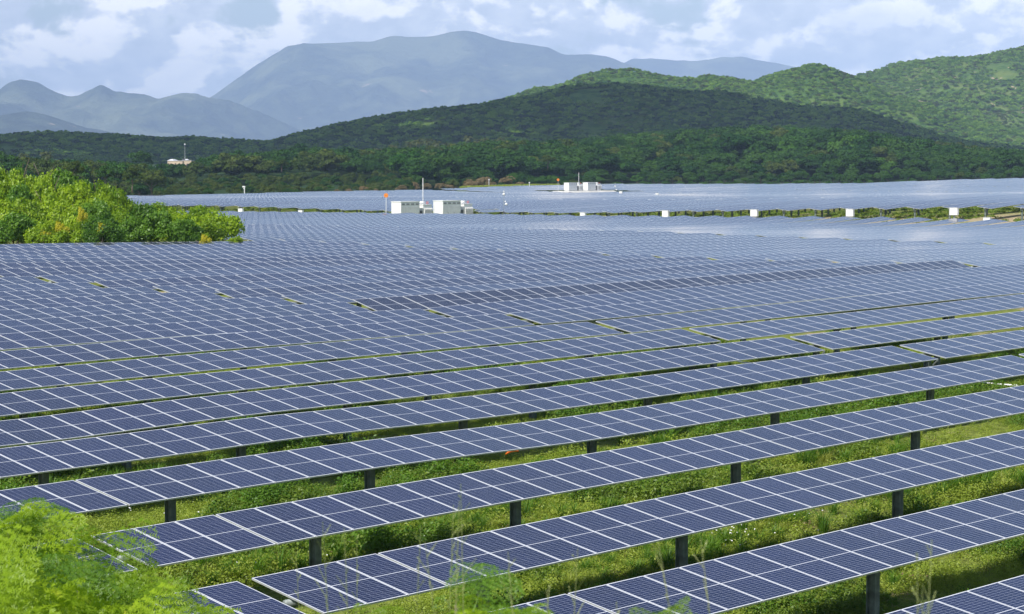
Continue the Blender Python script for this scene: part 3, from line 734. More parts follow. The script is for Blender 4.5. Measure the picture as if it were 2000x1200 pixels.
tree_px('green', 1345, 258, 1120, 60, 'high crown on the wooded rise, right of centre', 1, 1.3)
tree_px('dark', 1245, 262, 1110, 60, 'dark crown on the wooded rise left of the highest one', 2, 1.2)
put_palm(44, 299, 700, 'small palm at the far left beside a dark tree', s=.75)
put_palm(93, 295, 640, 'palm behind the thicket left of the brownish olive tree', s=.85)
put_palm(738, 290, 900, 'pale lone palm left of the palm cluster', s=.75); put_palm(766, 283, 920, 'dark thin palm just left of the palm cluster', s=.9)
for q in [(803, 276), (818, 271), (834, 270), (849, 274)]: put_palm(q[0]+rnd.uniform(-2, 2), q[1], 960, 'palm in the dense cluster standing out above the wood', 'palms of the dense cluster', s=1.0)
for q in [(872, 279), (913, 265), (931, 271), (948, 270), (966, 273), (981, 268), (1000, 276)]: put_palm(q[0], q[1], 1050, 'small palm on the skyline right of the palm cluster', 'skyline palms', s=.95)

# -- bright thicket on the left
LEU = [crown_mesh('leuc', F_LEUC, 400+i, 1.7, 1.5, 30, 170, .19, 1.05, -.2, .45) for i in range(3)]+[crown_mesh('leuc2', F_LEUC2, 410+i, 1.7, 1.5, 30, 170, .19, 1.05, -.2, .45) for i in range(2)]
YEL = crown_mesh('yel', F_YEL, 420, .8, 1.1, 14, 90, .13, 1.3, -.2, 1.)
STEM = trunk_mesh(1.6, .07, 44)
def thicket():
    prof = [(-300, 308), (0, 309), (60, 315), (100, 317), (150, 326), (200, 332), (230, 339), (262, 358), (300, 383), (345, 398), (395, 404), (425, 428), (440, 448)]
    PXs = [p[0] for p in prof]; PYs = [p[1] for p in prof]
    for row, (Y, f) in enumerate([(167, .18), (171, .36), (175, .52), (180, .68), (186, .83), (193, .95), (201, 1.0)]):
        x = -240+rnd.uniform(0, 30)
        while x < 430:
            st = 3.0/Y*F_PX*rnd.uniform(.6, .95); px_ = x+rnd.uniform(-6, 6); x += st
            yt = np.interp(px_, PXs, PYs)
            if 285 < px_ and row > 4: continue
            ztop = at(px_, yt, 198)[2]; X = (px_-1000)/F_PX*Y; gz = float(ground_z(X, Y)[0])
            zt = gz+1.5+(ztop-gz-1.5)*f+rnd.uniform(-.3, .5)
            A, C = AC(X, Y)
            if C < 136.0 or A > 116.5: continue
            vi = rnd.choice([0, 1, 2, 0, 1, 2, 0, 1, 2, 3, 4]) if row > 1 else rnd.choice([0, 1, 2, 0, 3, 4])
            s = rnd.uniform(.8, 1.15)
            lab = 'bright green feathery bush in the thicket left of the field' if vi < 3 else 'darker green bush in the thicket left of the field'
            root = empty('bush', (X, Y, gz), rnd.uniform(0, 6), label=lab, cat='bush', group='bright thicket bushes' if vi < 3 else 'darker thicket bushes')
            h = zt-gz; c = link('crown', LEU[vi], root); zs = max(s, min(h/3.6, 1.7)); c.scale = (s, s, zs); c.location = (0, 0, max(0, h-3.6*zs))
            t = link('stem', STEM, root); t.scale = (1, 1, max(.5, (h-2.2)/1.6))
    for i, (px_, Y, s, lab) in enumerate([(118, 166.5, .8, 'yellow-leaved bush at the foot of the thicket'), (86, 166, .6, 'small yellow bush left of the larger yellow one'), (200, 166.5, .75, 'yellowish bush low in the thicket, right of the large yellow one'), (160, 169, .55, 'tall narrow yellow bush above the large yellow one')]):
        X = (px_-1000)/F_PX*Y; A, C = AC(X, Y); gz = float(ground_z(X, Y)[0]); root = empty('bush', (X, Y, gz), 0, label=lab, cat='bush')
        c = link('crown', YEL, root); c.scale = (s, s, s*(1.6 if i == 3 else 1)); c.location = (0, 0, 1.2 if i != 3 else 2.0); t = link('stem', STEM, root)
    # scrubby plants at the end of the thicket and out of the panels
    for px_, Y, s, lab in [(458, 172, .35, 'small separate bush just right of the thicket end'), (400, 167, .6, 'pale dry bush at the thicket foot, right end')]:
        X = (px_-1000)/F_PX*Y; gz = float(ground_z(X, Y)[0]); root = empty('bush', (X, Y, gz), 0, label=lab, cat='bush')
        c = link('crown', LEU[0] if s < .5 else YEL, root); c.scale = (s, s, s); c.location = (0, 0, .9)
        t = link('stem', STEM, root); t.scale = (1, 1, .8)
thicket()

# -- weeds between the near rows
def herb(seed, m, r, h, n, leaf, bias=.6):
    R = np.random.default_rng(seed); q = unit(R.normal(size=(n, 3))); q[:, 2] = np.abs(q[:, 2])
    P = q*R.uniform(.35, 1.0, (n, 1))**bias*np.array([r, r, h]); P[:, 0] += r*.25*np.sin(P[:, 1]/r*5); nn = unit(q*.6+R.normal(size=(n, 3))*.6+np.array([0, 0, .5]))
    return quads_of(leafs(P, nn, leaf*R.uniform(.6, 1.4, n), leaf*.62, R), m, 'herb')
def tuft(seed, m, r, h, n, w=.008):
    R = np.random.default_rng(seed); Vs = []
    for i in range(n):
        a = R.uniform(0, 6.28); l = R.uniform(.1, 1)*r; hh = h*R.uniform(.5, 1); b = np.array([math.cos(a), math.sin(a), 0]); s = np.array([-b[1], b[0], 0])*w
        p0 = b*l*.3; p1 = b*l*.6+np.array([0, 0, hh*.6]); p2 = b*(l*1.2+.1*hh)+np.array([0, 0, hh*R.uniform(.75, 1)])
        Vs += [p0-s, p0+s, p1+s*.8, p1-s*.8, p1-s*.8, p1+s*.8, p2+s*.15, p2-s*.15]
    return quads_of(np.array(Vs), m, 'tuft')
WEEDS = [herb(1, F_HERB, .24, .26, 90, .052), herb(2, F_HERB, .30, .34, 110, .048), herb(3, F_HERBD, .30, .42, 130, .060), herb(4, F_HERBD, .42, .62, 190, .075), tuft(5, F_GRASS, .24, .34, 60, .006), tuft(6, F_LEUC2, .3, .5, 60, .008), herb(7, F_HERB, .16, .5, 70, .04, .4), herb(8, F_LEUC2, .5, .85, 230, .085), herb(9, F_DRYT, .25, .25, 70, .05)]
def weeds():
    P = []; I = []; S = []
    n = 60000; Y = np.sqrt(rng.uniform(26**2, 100**2, n*2)); s = rng.uniform(-.26, .26, n*2); X = s*Y
    keep = rng.random(len(Y)) < np.clip((70/Y)**1.6, .12, 1); X, Y = X[keep], Y[keep]
    a1 = fbm(X/3.0, Y/3.0, 4, 61); a2 = fbm(X/6.0+9, Y/6.0, 3, 71); a3 = fbm(X/1.3, Y/1.3, 3, 81)
    bare = fbm(X/4.2+3, Y/4.2, 3, 91); keep = (bare < .60) | (rng.random(len(X)) < .15); X, Y, a1, a2, a3 = X[keep], Y[keep], a1[keep], a2[keep], a3[keep]
    Z = ground_z(X, Y); m = len(X); u = rng.random(m)
    ix = np.where(a1 > .55, np.where(u < .5, 2, np.where(u < .75, 3, 7)), np.where(u < .45, 0, np.where(u < .75, 1, 6)))
    ix = np.where((a2 > .58) & (u > .7), np.where(u > .9, 5, 4), ix); ix = np.where(rng.random(m) < .02, 8, ix)
    big = (ix == 7) | (ix == 3); drop = big & (rng.random(m) < .72); ix[drop] = 2
    sc = rng.uniform(.55, 1.1, m)*(.45+.95*a3)*np.where(a2 > .55, 1.35, 1)
    C_ = -X*sP+Y*cP; rr = (C_-35.23)/4.9; dist = np.abs(rr-np.round(rr))*4.9    # lower growth right under a row
    sc = np.where(dist < 1.0, sc*.75, sc)
    P = np.stack([X, Y, Z-.02], 1); instancer('weeds', P, rng.uniform(0, 6.28, m), sc, ix, WEEDS, label='green weeds and grass growing between the solar rows', cat='weeds'); print('weeds', m)
weeds()

# -- feathery foreground shrubs and tall grass
def frond(Vs, o, d, upv, L, R, pairs=6, leaf=.016, droop=.5, axis_v=None):
    """bipinnate leaf: leaflets as quads"""
    d = d/np.linalg.norm(d); p = o.copy()
    for s in range(pairs):
        t = (s+1)/pairs; dd = d+np.array([0, 0, -droop*t]); dd /= np.linalg.norm(dd); pn = p+dd*L/pairs
        side = np.cross(dd, upv); side /= np.linalg.norm(side)+1e-9; nr = np.cross(side, dd)
        wv = side*.0012; Vs += [p-wv, p+wv, pn+wv, pn-wv]; p = pn
        for sg in (-1, 1):
            pl = L*.42*math.sin(math.pi*(.18+.72*t))*R.uniform(.85, 1.1)+.012
            pd = side*sg*.85+dd*.5+np.array([0, 0, -.18*t-.1]); pd /= np.linalg.norm(pd)
            m_ = 10
            for k in range(m_):
                q = p+pd*pl*(k+1)/m_; q = q+np.array([0, 0, -.18*pl*((k+1)/m_)**2])
                for s2 in (-1, 1):
                    ld = np.cross(nr, pd)*s2*.9+pd*.55+nr*R.uniform(-.75, .75); ld /= np.linalg.norm(ld); w = pd*leaf*.19
                    Vs += [q-w, q+w, q+ld*leaf+w*.6, q+ld*leaf-w*.6]
def branch_mesh(seed, m, nf=17, length=.66, fl=.28):
    R = np.random.default_rng(seed); Vs = []; L = length
    for i in range(nf):
        t = .15+.85*i/nf; p = np.array([L*t*.75, 0, L*(t-.45*t*t)*.9]); az = i*2.4+R.uniform(-.4, .4)
        d = np.array([.55+.4*math.cos(az)*.8, math.sin(az)*.9, .45+R.uniform(-.2, .3)])
        frond(Vs, p, d, np.array([0, 0, 1.]), fl*R.uniform(.7, 1.15), R, droop=R.uniform(.5, 1.1))
    # the twig
    for i in range(8):
        t0, t1 = i/8, (i+1)/8; f = lambda t: np.array([L*t*.75, 0, L*(t-.45*t*t)*.9]); w = np.array([0, .004*(1-t0)+.001, 0]); Vs += [f(t0)-w, f(t0)+w, f(t1)+w, f(t1)-w]
    return quads_of(np.array(Vs), m, 'branch')
BR = [branch_mesh(500+i, F_LEUC if i != 2 else F_LEUC2) for i in range(4)]
def feather_shrub(px_, ytop, Y, n, s, label, group=None, dep=1.3):
    p = at(px_, ytop, Y); X = p[0]; gz = float(ground_z(X, Y)[0]); h = p[2]-gz
    root = empty('shrub', (X, Y, gz), 0, label=label, cat='shrub', group=group)
    b = MB(); b.tube([(0, 0, -.1), (.05, .02, h*.5), (0, 0, h-.25*s)], [.018, .012, .004], 6); link('stem', b.build('stem', M_BARK, True), root)
    for i in range(n):
        t = i/n; br = link('branch', BR[rnd.choice([0, 1, 3, 0, 1, 3, 2])], root)
        ss_ = s*(1.0-.35*t*0)*rnd.uniform(.75, 1.1); zz = h-.55*s-(1-t)*min(h*.7, dep)
        br.location = (rnd.uniform(-.05, .05), rnd.uniform(-.05, .05), zz); br.scale = (ss_,)*3
        br.rotation_euler = (rnd.uniform(-.25, .25), rnd.uniform(-.35, .3)-.25*(t > .85), i*2.4+rnd.uniform(-.3, .3))
SH = [(-40, 935, 11.5), (15, 950, 11), (-120, 935, 11), (70, 1000, 10.5), (150, 1045, 10), (205, 1085, 10.4), (120, 1090, 9.6), (255, 1125, 9.4), (300, 1140, 9.8), (40, 1085, 9.2), (-50, 1060, 9.0), (180, 1140, 8.6), (100, 1150, 8.0), (0, 1150, 7.8), (250, 1180, 8.0), (-90, 1130, 7.6), (180, 1195, 7.2), (335, 1190, 7.8)]
for i, (x, y, Y) in enumerate(SH):
    feather_shrub(x, y, Y, 34, .9, 'feathery bright green shrub crowding the lower left corner', 'foreground feathery shrubs')
feather_shrub(890, 1098, 6.4, 12, .5, 'small feathery sprig in front of the panels at the bottom, left of centre', dep=.25)
feather_shrub(955, 1160, 6.2, 9, .45, 'low feathery sprig right of the taller bottom sprig', dep=.25)
feather_shrub(1262, 1130, 4.4, 12, .40, 'blurred leafy sprig at the bottom edge, right of centre', dep=.12)
feather_shrub(1350, 1170, 4.6, 8, .38, 'low blurred sprig right of the bottom centre sprig', dep=.25)
feather_shrub(520, 1172, 5.2, 14, .40, 'blurred yellow-green shrub between the corner shrubs and the bottom centre', dep=.25)
feather_shrub(610, 1200, 5.6, 6, .4, 'low blurred shrub under the end of the second solar row', dep=.25)
def tall_grass(px_, Y, n, top, spread, label, seed, group=None, lean=0.):
    R = random.Random(seed); X = (px_-1000)/F_PX*Y; gz = float(ground_z(X, Y)[0]); root = empty('tall_grass', (X, Y, gz), 0, label=label, cat='grass', group=group)
    b = MB(); pan = []
    for i in range(n):
        ztop = at(px_, top+R.uniform(0, 90), Y)[2]-gz; dx = R.uniform(-spread, spread)+lean; dy = R.uniform(-spread, spread)
        x0, y0 = R.uniform(-.08, .08), R.uniform(-.08, .08)
        pts = [Vector((x0+dx*t**1.6, y0+dy*t**1.6, ztop*(t-.06*t*t)/.94)) for t in [0, .25, .5, .7, .85, 1]]
        b.tube(pts, [.0018, .0016, .0013, .001, .0008, .0005], 4)
        for k in range(16):     # open panicle
            t = .72+.28*k/16; j = min(4, int(t*5)); p = pts[3].lerp(pts[5], (t-.7)/.3) if t > .7 else pts[3]
            a = R.uniform(0, 6.28); l = R.uniform(.03, .10)*(1.25-t)*1.6
            q = p+Vector((math.cos(a)*l*.6, math.sin(a)*l*.6, l*.8)); b.tube([p, q], [.0008, .0005], 3, cap=False)
            for w in range(4):
                f = p.lerp(q, .4+.2*w); pan.append((f.x, f.y, f.z))
        if i % 2 == 0:
            a = R.uniform(0, 6.28); l = ztop*R.uniform(.25, .5); w = Vector((-math.sin(a), math.cos(a), 0))*.005; p = Vector((x0, y0, ztop*R.uniform(.1, .4)))
            c = p+Vector((math.cos(a)*l*.4, math.sin(a)*l*.4, l)); e = c+Vector((math.cos(a)*l*.4, math.sin(a)*l*.4, l*.1)); b.add([p-w, p+w, c+w, c-w, e], [(0, 1, 2, 3), (3, 2, 4)])
    link('stem', b.build('stem', F_DRY), root)
    P = np.array(pan); Rr = np.random.default_rng(seed); nn = unit(Rr.normal(size=P.shape))
    link('seed_head', quads_of(leafs(P, nn, .006, .0025, Rr), F_DRY, 'seed_head'), root)
for i, (x, Y, n, top, sp, ln) in enumerate([(560, 5.6, 6, 1010, .18, .05), (700, 5.2, 7, 990, .18, 0), (800, 5.6, 7, 985, .2, .05), (900, 5.0, 8, 960, .16, 0), (985, 5.4, 8, 955, .18, .04), (1060, 5.0, 5, 1010, .15, -.05), (760, 4.2, 4, 1040, .15, .1), (1180, 4.6, 4, 1070, .15, .05), (1440, 4.2, 5, 1080, .2, .1), (1560, 4.6, 5, 1060, .2, -.1), (1690, 3.9, 6, 1010, .2, .1), (1840, 4.0, 6, 1030, .2, -.1), (1930, 3.7, 5, 1060, .2, -.05), (640, 6.4, 5, 1060, .2, 0)]):
    if i % 2: tall_grass(x, Y, max(2, int(n*.5)), top, sp, 'thin dry seeding grass stems rising before the front solar rows', 900+i, 'foreground grass stems', ln)
# ---------------------------------------------------------------- service equipment
def hit_ground(px_, py_, h=0.0):
    d = ray(px_, py_); lo, hi = 8., 1500.; prev = lo
    for Y in np.concatenate([np.arange(8, 120, .5), np.arange(120, 1200, 4)]):
        p = d*(Y/d[1])
        if p[2] < float(ground_z(p[0], p[1])[0])+h: return p
    return d*(hi/d[1])
def on_a(px_, a): s = (px_-1000)/F_PX; Y = a/(s*cP+sP); return s*Y, Y
def inverter(X, Y, zg, ht, L, Wd, label):
    """X, Y: the corner nearest the camera; L along the rows, Wd across"""
    root = empty('inverter_cabin', (X, Y, zg), PHI, label=label, cat='electrical cabin')
    b = MB(); b.box((L/2, Wd/2, ht/2+.1), (L, Wd, ht-.2)); b.box((L/2, Wd/2, ht+.03), (L+.12, Wd+.12, .09))
    b.box((L/2, Wd/2, .05), (L-.2, Wd-.2, .12)); link('body', b.build('body', M_WHITE), root)
    n = 4
    for i in range(n):
        v = MB(); w = L/n*.62; x = L*(i+.5)/n
        v.box((x, -.012, ht-.33), (w, .03, .22))
        for k in range(4): v.box((x, -.032, ht-.41+.055*k), (w, .02, .018))
        link('vent', v.build('vent', M_LOUV), root)
    for i in range(3):
        d = MB(); x = L*(i+.5)/3; d.box((x, -.01, ht*.44), (L/3-.08, .025, ht*.66)); o = link('door', d.build('door', M_GREYP), root)
        hb = MB(); hb.box((x+L/6-.16, -.04, ht*.45), (.04, .04, .22)); link('handle', hb.build('handle', M_DKM), o)
    e = MB(); e.box((-.012, Wd*.5, ht*.5), (.025, Wd*.55, ht*.72)); link('end_panel', e.build('end_panel', M_WHITE), root)
    return root
def transformer(X, Y, zg, ht, L, Wd, label, fl=M_GREYP):
    root = empty('transformer', (X, Y, zg), PHI, label=label, cat='transformer')
    b = MB(); b.box((L/2, Wd/2, ht*.47), (L, Wd*.8, ht*.86)); b.box((L/2, Wd/2, ht*.92), (L+.08, Wd*.84, .08)); link('tank', b.build('tank', M_WHITE), root)
    f = MB()
    for k in range(9): f.box((L*(k+.5)/9, Wd*.1-.14, ht*.45), (.04, .28, ht*.6))
    link('radiator', f.build('radiator', fl), root)
    c = MB(); c.tube([(L*.1, Wd*.5, ht*1.02), (L*.6, Wd*.5, ht*1.02)], .2, 12); c.tube([(L*.2, Wd*.5, ht*.9), (L*.2, Wd*.5, ht)], .05, 6); link('conservator', c.build('conservator', M_WHITE, True), root)
    s = MB(); s.box((-.28, Wd*.3, ht*.35), (.4, .5, ht*.55)); link('switch_box', s.build('switch_box', M_DKM), root)
    k = MB()
    for q in range(3): k.tube([(L*(.72+.1*q), Wd*.4, ht*.95), (L*(.72+.1*q), Wd*.4, ht*1.08)], .035, 6)
    link('bushing', k.build('bushing', M_RED), root)
    return root
def cabin_group(px0, a0, ytop, where):
    X, Y = on_a(px0, a0); top = at(px0, ytop, Y)[2]; zg = float(ground_z(X, Y)[0]) if a0 < 300 else PADZ
    ht = top-zg; u = U
    inverter(X, Y, zg, ht, 3.7, 1.95, f'white inverter cabin at the left end of the {where}')
    x, y = X+u[0]*4.6, Y+u[1]*4.6; transformer(x, y, zg, ht*.93, 1.7, 1.9, f'white transformer with fins between the two cabins of the {where}')
    p = X+u[0]*8.35, Y+u[1]*8.35; inverter(p[0], p[1], zg, ht+.05, 3.7, 1.95, f'second white inverter cabin of the {where}, right of its mast')
    p = X+u[0]*12.9, Y+u[1]*12.9; transformer(p[0], p[1], zg, ht*.93, 1.7, 1.9, f'transformer at the right end of the {where}')
    return X, Y, zg
def mast(px_, ytop, X, Y, zg, label, r=.05):
    p = at(px_, ytop, Y); root = empty('lightning_mast', (p[0], Y, zg), 0, label=label, cat='mast'); h = p[2]-zg
    b = MB(); b.tube([(0, 0, 0), (0, 0, h*.6), (0, 0, h)], [r*1.1, r*.8, r*.5], 8); link('pole', b.build('pole', M_WHITE, True), root)
    c = MB(); c.box((0, 0, .1), (.5, .5, .2)); link('base', c.build('base', M_CONC), root)
X1_, Y1_, Z1_ = cabin_group(783, 220.6, 395.0, 'nearer pair')
mast(826, 348, X1_, Y1_+5.2, Z1_, 'thin white lightning mast beside the nearer white cabins', .06)
Xp, Yp = on_a(1112, A_G2); PADZ = at(1112, 373.2, Yp)[2]
cabin_group(1111, A_G2, 357.6, 'farther pair on the pale pad')
mast(1130.5, 337, 0, Yp+5, PADZ, 'thin white mast beside the farther white cabins', .07)
def pad():
    M = MB(); g0 = -2.6; L0, L1, W0, W1 = -2.5, 17.5, -2.2, 4.2
    top = [(L0, W0, 0), (L1, W0, 0), (L1, W1, 0), (L0, W1, 0)]; bot = [(L0-5, W0-6, g0), (L1+3, W0-6, g0), (L1+3, W1+3, g0), (L0-3, W1+3, g0)]
    M.add(bot+top, [(4, 5, 6, 7), (0, 1, 5, 4), (1, 2, 6, 5), (2, 3, 7, 6), (3, 0, 4, 7)])
    o = link('concrete_pad', M.build('concrete_pad', M_CONC), label='pale concrete pad with sloping sides under the farther white cabins', cat='concrete pad')
    o.location = (Xp, Yp, PADZ-.004); o.rotation_euler = (0, 0, PHI)
pad()
def round_sign(px_, py_, Y, dia, label):
    p = at(px_, py_, Y); zg = float(ground_z(p[0], Y)[0]); root = empty('round_sign', (p[0], Y, zg), 0, label=label, cat='sign'); h = p[2]-zg
    b = MB(); b.tube([(0, .04, 0), (0, .04, h)], .035, 8); link('pole', b.build('pole', M_WHITE), root)
    c = MB(); c.tube([(0, -.03, h), (0, .0, h)], dia/2, 24); pl = link('sign_plate', c.build('sign_plate', M_SIGN), root)
    d = MB(); d.box((0, -.036, h), (dia*.55, .008, dia*.14)); link('bar_mark', d.build('bar_mark', simple('sign_dark_orange', (.55, .12, .01), .5)), pl)
round_sign(754, 382, 322, .62, 'orange round sign on a white pole left of the nearer cabins')
round_sign(1090, 351.5, 664, .75, 'tiny orange round sign on a pole left of the farther cabins')
def weather_station(px_, Y, label, ytop, yb1, yb2, sc_=1.0):
    p = at(px_, ytop, Y); zg = float(ground_z(p[0], Y)[0]); h = p[2]-zg; root = empty('weather_station', (p[0], Y, zg), 0, label=label, cat='weather station')
    b = MB(); b.tube([(0, 0, 0), (0, 0, h)], .03*sc_, 8)
    b.tube([(0, 0, at(0, yb2, Y)[2]-zg), (.4, 0, at(0, yb2, Y)[2]-zg)], .02, 6); link('pole', b.build('pole', M_GALV, True), root)
    for k in range(3):
        a = k*2.094+.5; l = MB(); l.tube([(0, 0, h*.42), (math.cos(a)*.75, math.sin(a)*.75, 0)], .035*sc_, 6); o = link('leg', l.build('leg', M_DKM), root)
        f = MB(); f.box((math.cos(a)*.75, math.sin(a)*.75, .12), (.45, .45, .3)); link('footing', f.build('footing', M_WHITE), o)
    for yy, rr, dx in ((yb1, .17, 0), (yb2, .17, .35), (ytop, .08, 0), (yb2-5, .09, .2)):
        z = at(0, yy, Y)[2]-zg; s = MB(); s.tube([(dx, -.02, z-rr), (dx, -.02, z-rr*.5), (dx, -.02, z+rr*.4), (dx, -.02, z+rr)], [rr*.6, rr, rr, rr*.4], 12); link('sensor', s.build('sensor', M_WHITE, True), root)
weather_station(984, on_a(984, 221.5)[1], 'tripod weather station with white sensors right of the nearer cabins', 374, 379.5, 399)
weather_station(1201.5, on_a(1201, 459)[1], 'small weather mast right of the farther cabins', 358.5, 364, 371, 1.4)
def combiner(px_, py_, a, w, h, label, post=True):
    X, Y = on_a(px_, a); p = at(px_, py_, Y); zg = float(ground_z(X, Y)[0]); root = empty('combiner_box', (X, Y, zg), PHI, label=label, cat='electrical box'); z = max(p[2]-zg, h/2+.12)
    b = MB(); b.box((0, 0, z), (.32, w, h)); b.box((-.01, 0, z+h/2+.02), (.4, w+.06, .03)); link('cabinet', b.build('cabinet', M_WHITE), root)
    d = MB(); d.box((-.165, 0, z), (.014, w-.1, h-.1)); dd = link('door', d.build('door', M_WHITE), root)
    s = MB(); s.box((-.178, .02, z+.02), (.01, .1, .14)); link('label_plate', s.build('label_plate', M_GREYP), dd)
    q = MB(); q.box((.05, 0, (z-h/2)/2), (.14, .2, z-h/2)); link('post', q.build('post', M_POST), root)
for x, y, w, h, lab in [(1863, 413.5, 1.05, .82, 'white electrical box on a dark post, rightmost beside the service road'), (1660, 416, 1.0, .85, 'white electrical box beside the service road, second from the right'), (1473, 416.5, 1.0, .82, 'white electrical box beside the service road, third from the right'), (1300, 418, .95, .8, 'white electrical box beside the service road, fourth from the right'), (1139, 419.5, .85, .5, 'low white electrical box beside the service road, right of the weather station'), (588, 414, .9, .45, 'low white electrical box left of the orange sign'), (471, 411.5, 1.0, .6, 'white electrical box near the right end of the thicket')]:
    combiner(x, y, 219.6, w, h, lab)
combiner(1212.5, 376.5, 459, 1.0, .75, 'tiny white electrical box right of the concrete pad'); combiner(1283.5, 380, 459, 1.0, .6, 'tiny white electrical box, second right of the concrete pad')
combiner(1928, 429.5, 217.9+.6, .9, .45, 'low white box on bare sand near the right edge')
def cctv():
    Y = 588; p = at(477.5, 365, Y); zg = float(ground_z(p[0], Y)[0]); root = empty('camera_pole', (p[0], Y, zg), 0, label='short white pole with a camera head at the far edge of the field', cat='camera pole'); h = p[2]-zg
    b = MB(); b.tube([(0, 0, 0), (0, 0, h)], .12, 8); link('pole', b.build('pole', M_WHITE), root)
    c = MB(); c.box((-.18, 0, h), (.75, .4, .32)); c.box((-.1, 0, h-.45), (.35, .3, .3)); link('camera_head', c.build('camera_head', M_WHITE), root)
cctv()
for px_, y0, Y, lab in [(955, 351, 700, 'grey pole at the far edge of the field'), (1034, 357, 705, 'short grey pole at the yellow grass verge')]:
    p = at(px_, y0, Y); zg = float(ground_z(p[0], Y)[0]); root = empty('pole', (p[0], Y, zg), 0, label=lab, cat='pole'); h = p[2]-zg
    b = MB(); b.tube([(0, 0, 0), (0, 0, h)], .09, 8); link('shaft', b.build('shaft', M_GREYP), root)
    c = MB(); c.box((0, 0, h), (.4, .3, .35)); link('head', c.build('head', M_GREYP), root)

def house():
    Y = 900; p = at(354, 324.5, Y); s = Y/F_PX; root = empty('house', (p[0], Y, p[2]-2.2), -.25, label='cream walled house with a whitewashed roof among the trees', cat='house')
    W_, H_ = 6.2, 5.0
    w = MB(); w.box((-1.6, 0, H_/2-.4), (6.4, 5, H_-.8)); w.box((3.3, .6, H_/2-.4), (3.6, 5, H_-.6)); link('wall', w.build('wall', M_STUCCO), root)
    r = MB(); t = H_-.8; r.box((-1.6, 0, t+.06), (6.7, 5.3, .14)); r.box((3.3, .6, t+.26), (3.9, 5.3, .12))
    r.add([(-5, -2.6, t+.13), (-2.2, -2.6, t+.13), (-2.2, 2.4, t+.13), (-5, 2.4, t+.13), (-3.9, -1.2, t+.75), (-3.1, -1.2, t+.75), (-3.1, 1, t+.75), (-3.9, 1, t+.75)], [(0, 1, 5, 4), (1, 2, 6, 5), (2, 3, 7, 6), (3, 0, 4, 7), (4, 5, 6, 7)])
    r.tube([(2.6, -.4, t+.3), (2.6, -.4, t+.55), (2.6, -.4, t+.8)], [.85, .7, .2], 14)
    rf = link('roof', r.build('roof', M_ROOFW), root)
    k = MB(); k.box((1.2, -.6, t+.5), (.9, .9, .8)); link('water_tank', k.build('water_tank', M_DKM), rf)
    for x in (-4.35, -3.3, -1.4, .4): 
        q = MB(); q.box((x, -2.51, H_*.52), (.5, .06, 1.3)); f = link('window', q.build('window', M_WIN), root)
        z = MB(); z.box((x, -2.53, H_*.52-.72), (.66, .12, .08)); link('sill', z.build('sill', M_ROOFW), f)
    q = MB(); q.box((3.6, -1.91, H_*.5), (1.1, .06, 1.2)); link('window', q.build('window', M_WIN), root)
    m = at(361, 282, Y+2); zb = p[2]; a = empty('antenna_mast', (m[0], Y+2, zb+2.2), 0, label='thin antenna mast with a small dish above the cream house', cat='antenna')
    b = MB(); h = m[2]-zb-2.2; b.tube([(0, 0, -1), (0, 0, h)], [.07, .03], 6); link('pole', b.build('pole', M_GREYP), a)
    c = MB(); c.tube([(0, -.15, h), (0, .1, h)], [.26, .12], 14); link('dish', c.build('dish', M_WHITE), a)
    # metal-roofed shed
    p = at(296, 334, 840); r2 = empty('shed', (p[0], 840, p[2]-2.4), .2, label='low shed with a pale blue metal roof left of the cream house', cat='shed')
    b = MB(); b.box((0, 0, 1.2), (4.6, 3.6, 2.4)); link('wall', b.build('wall', M_STUCCO), r2)
    c = MB(); c.add([(-2.6, -2.1, 2.45), (2.6, -2.1, 2.45), (2.6, 2.1, 3.6), (-2.6, 2.1, 3.6), (-2.6, -2.1, 2.38), (2.6, -2.1, 2.38), (2.6, 2.1, 3.52), (-2.6, 2.1, 3.52)], [(0, 1, 2, 3), (7, 6, 5, 4), (0, 4, 5, 1), (1, 5, 6, 2), (2, 6, 7, 3), (3, 7, 4, 0)]); link('roof', c.build('roof', M_ROOFB), r2)
    v = MB(); v.box((1.7, 1.2, 3.55), (.5, .5, 1.1)); link('vent_stack', v.build('vent_stack', M_ROOFB), r2)
house()
def orange_strip():
    p = hit_ground(1000, 906, .12); b = MB(); n = 12; Lr = .30; top = []; bot = []
    root = empty('orange_strip', (p[0], p[1], p[2]-.12), 0, label='bent orange plastic strip lying in the weeds between two front rows', cat='plastic strip')
    vs = []; 
    for i in range(n+1):
        t = i/n; x = -Lr+2*Lr*t*1.0; z = .10+.26*math.sin(math.pi*(.08+.62*t)); w = .085*math.sin(math.pi*min(max(t, .04), .97))**.6
        vs.append([(x, 0, z+w), (x, .10, z+w*.9), (x, .10, z-w*.9), (x, 0, z-w)])
    V_ = [q for r in vs for q in r]; Fc = []
    for i in range(n):
        for k in range(4): Fc.append((i*4+k, i*4+(k+1) % 4, (i+1)*4+(k+1) % 4, (i+1)*4+k))
    Fc += [(3, 2, 1, 0), (n*4, n*4+1, n*4+2, n*4+3)]
    b.add(V_, Fc); o = link('strip', b.build('strip', M_ORANGE, True), root); o.scale = (.62, .6, .62); o.location = (0, 0, .28)
orange_strip()
def pipe(x0, y0, x1, y1, h, label, r=.03):
    p = hit_ground(x0, y0, h); q = hit_ground(x1, y1, h); b = MB(); mid = (p+q)/2
    b.tube([Vector(p-mid), Vector((p+q)/2-mid)+Vector((0, 0, -.02)), Vector(q-mid)], r, 8)
    o = link('white_pipe', b.build('white_pipe', M_WHITE, True), label=label, cat='pipe'); o.location = mid
pipe(1904, 745.5, 1990, 753.5, .30, 'long white pipe lying in the grass at the right edge'); pipe(1436, 705, 1466, 709, .3, 'short white pipe in the weeds beneath the dark table ends', .025)
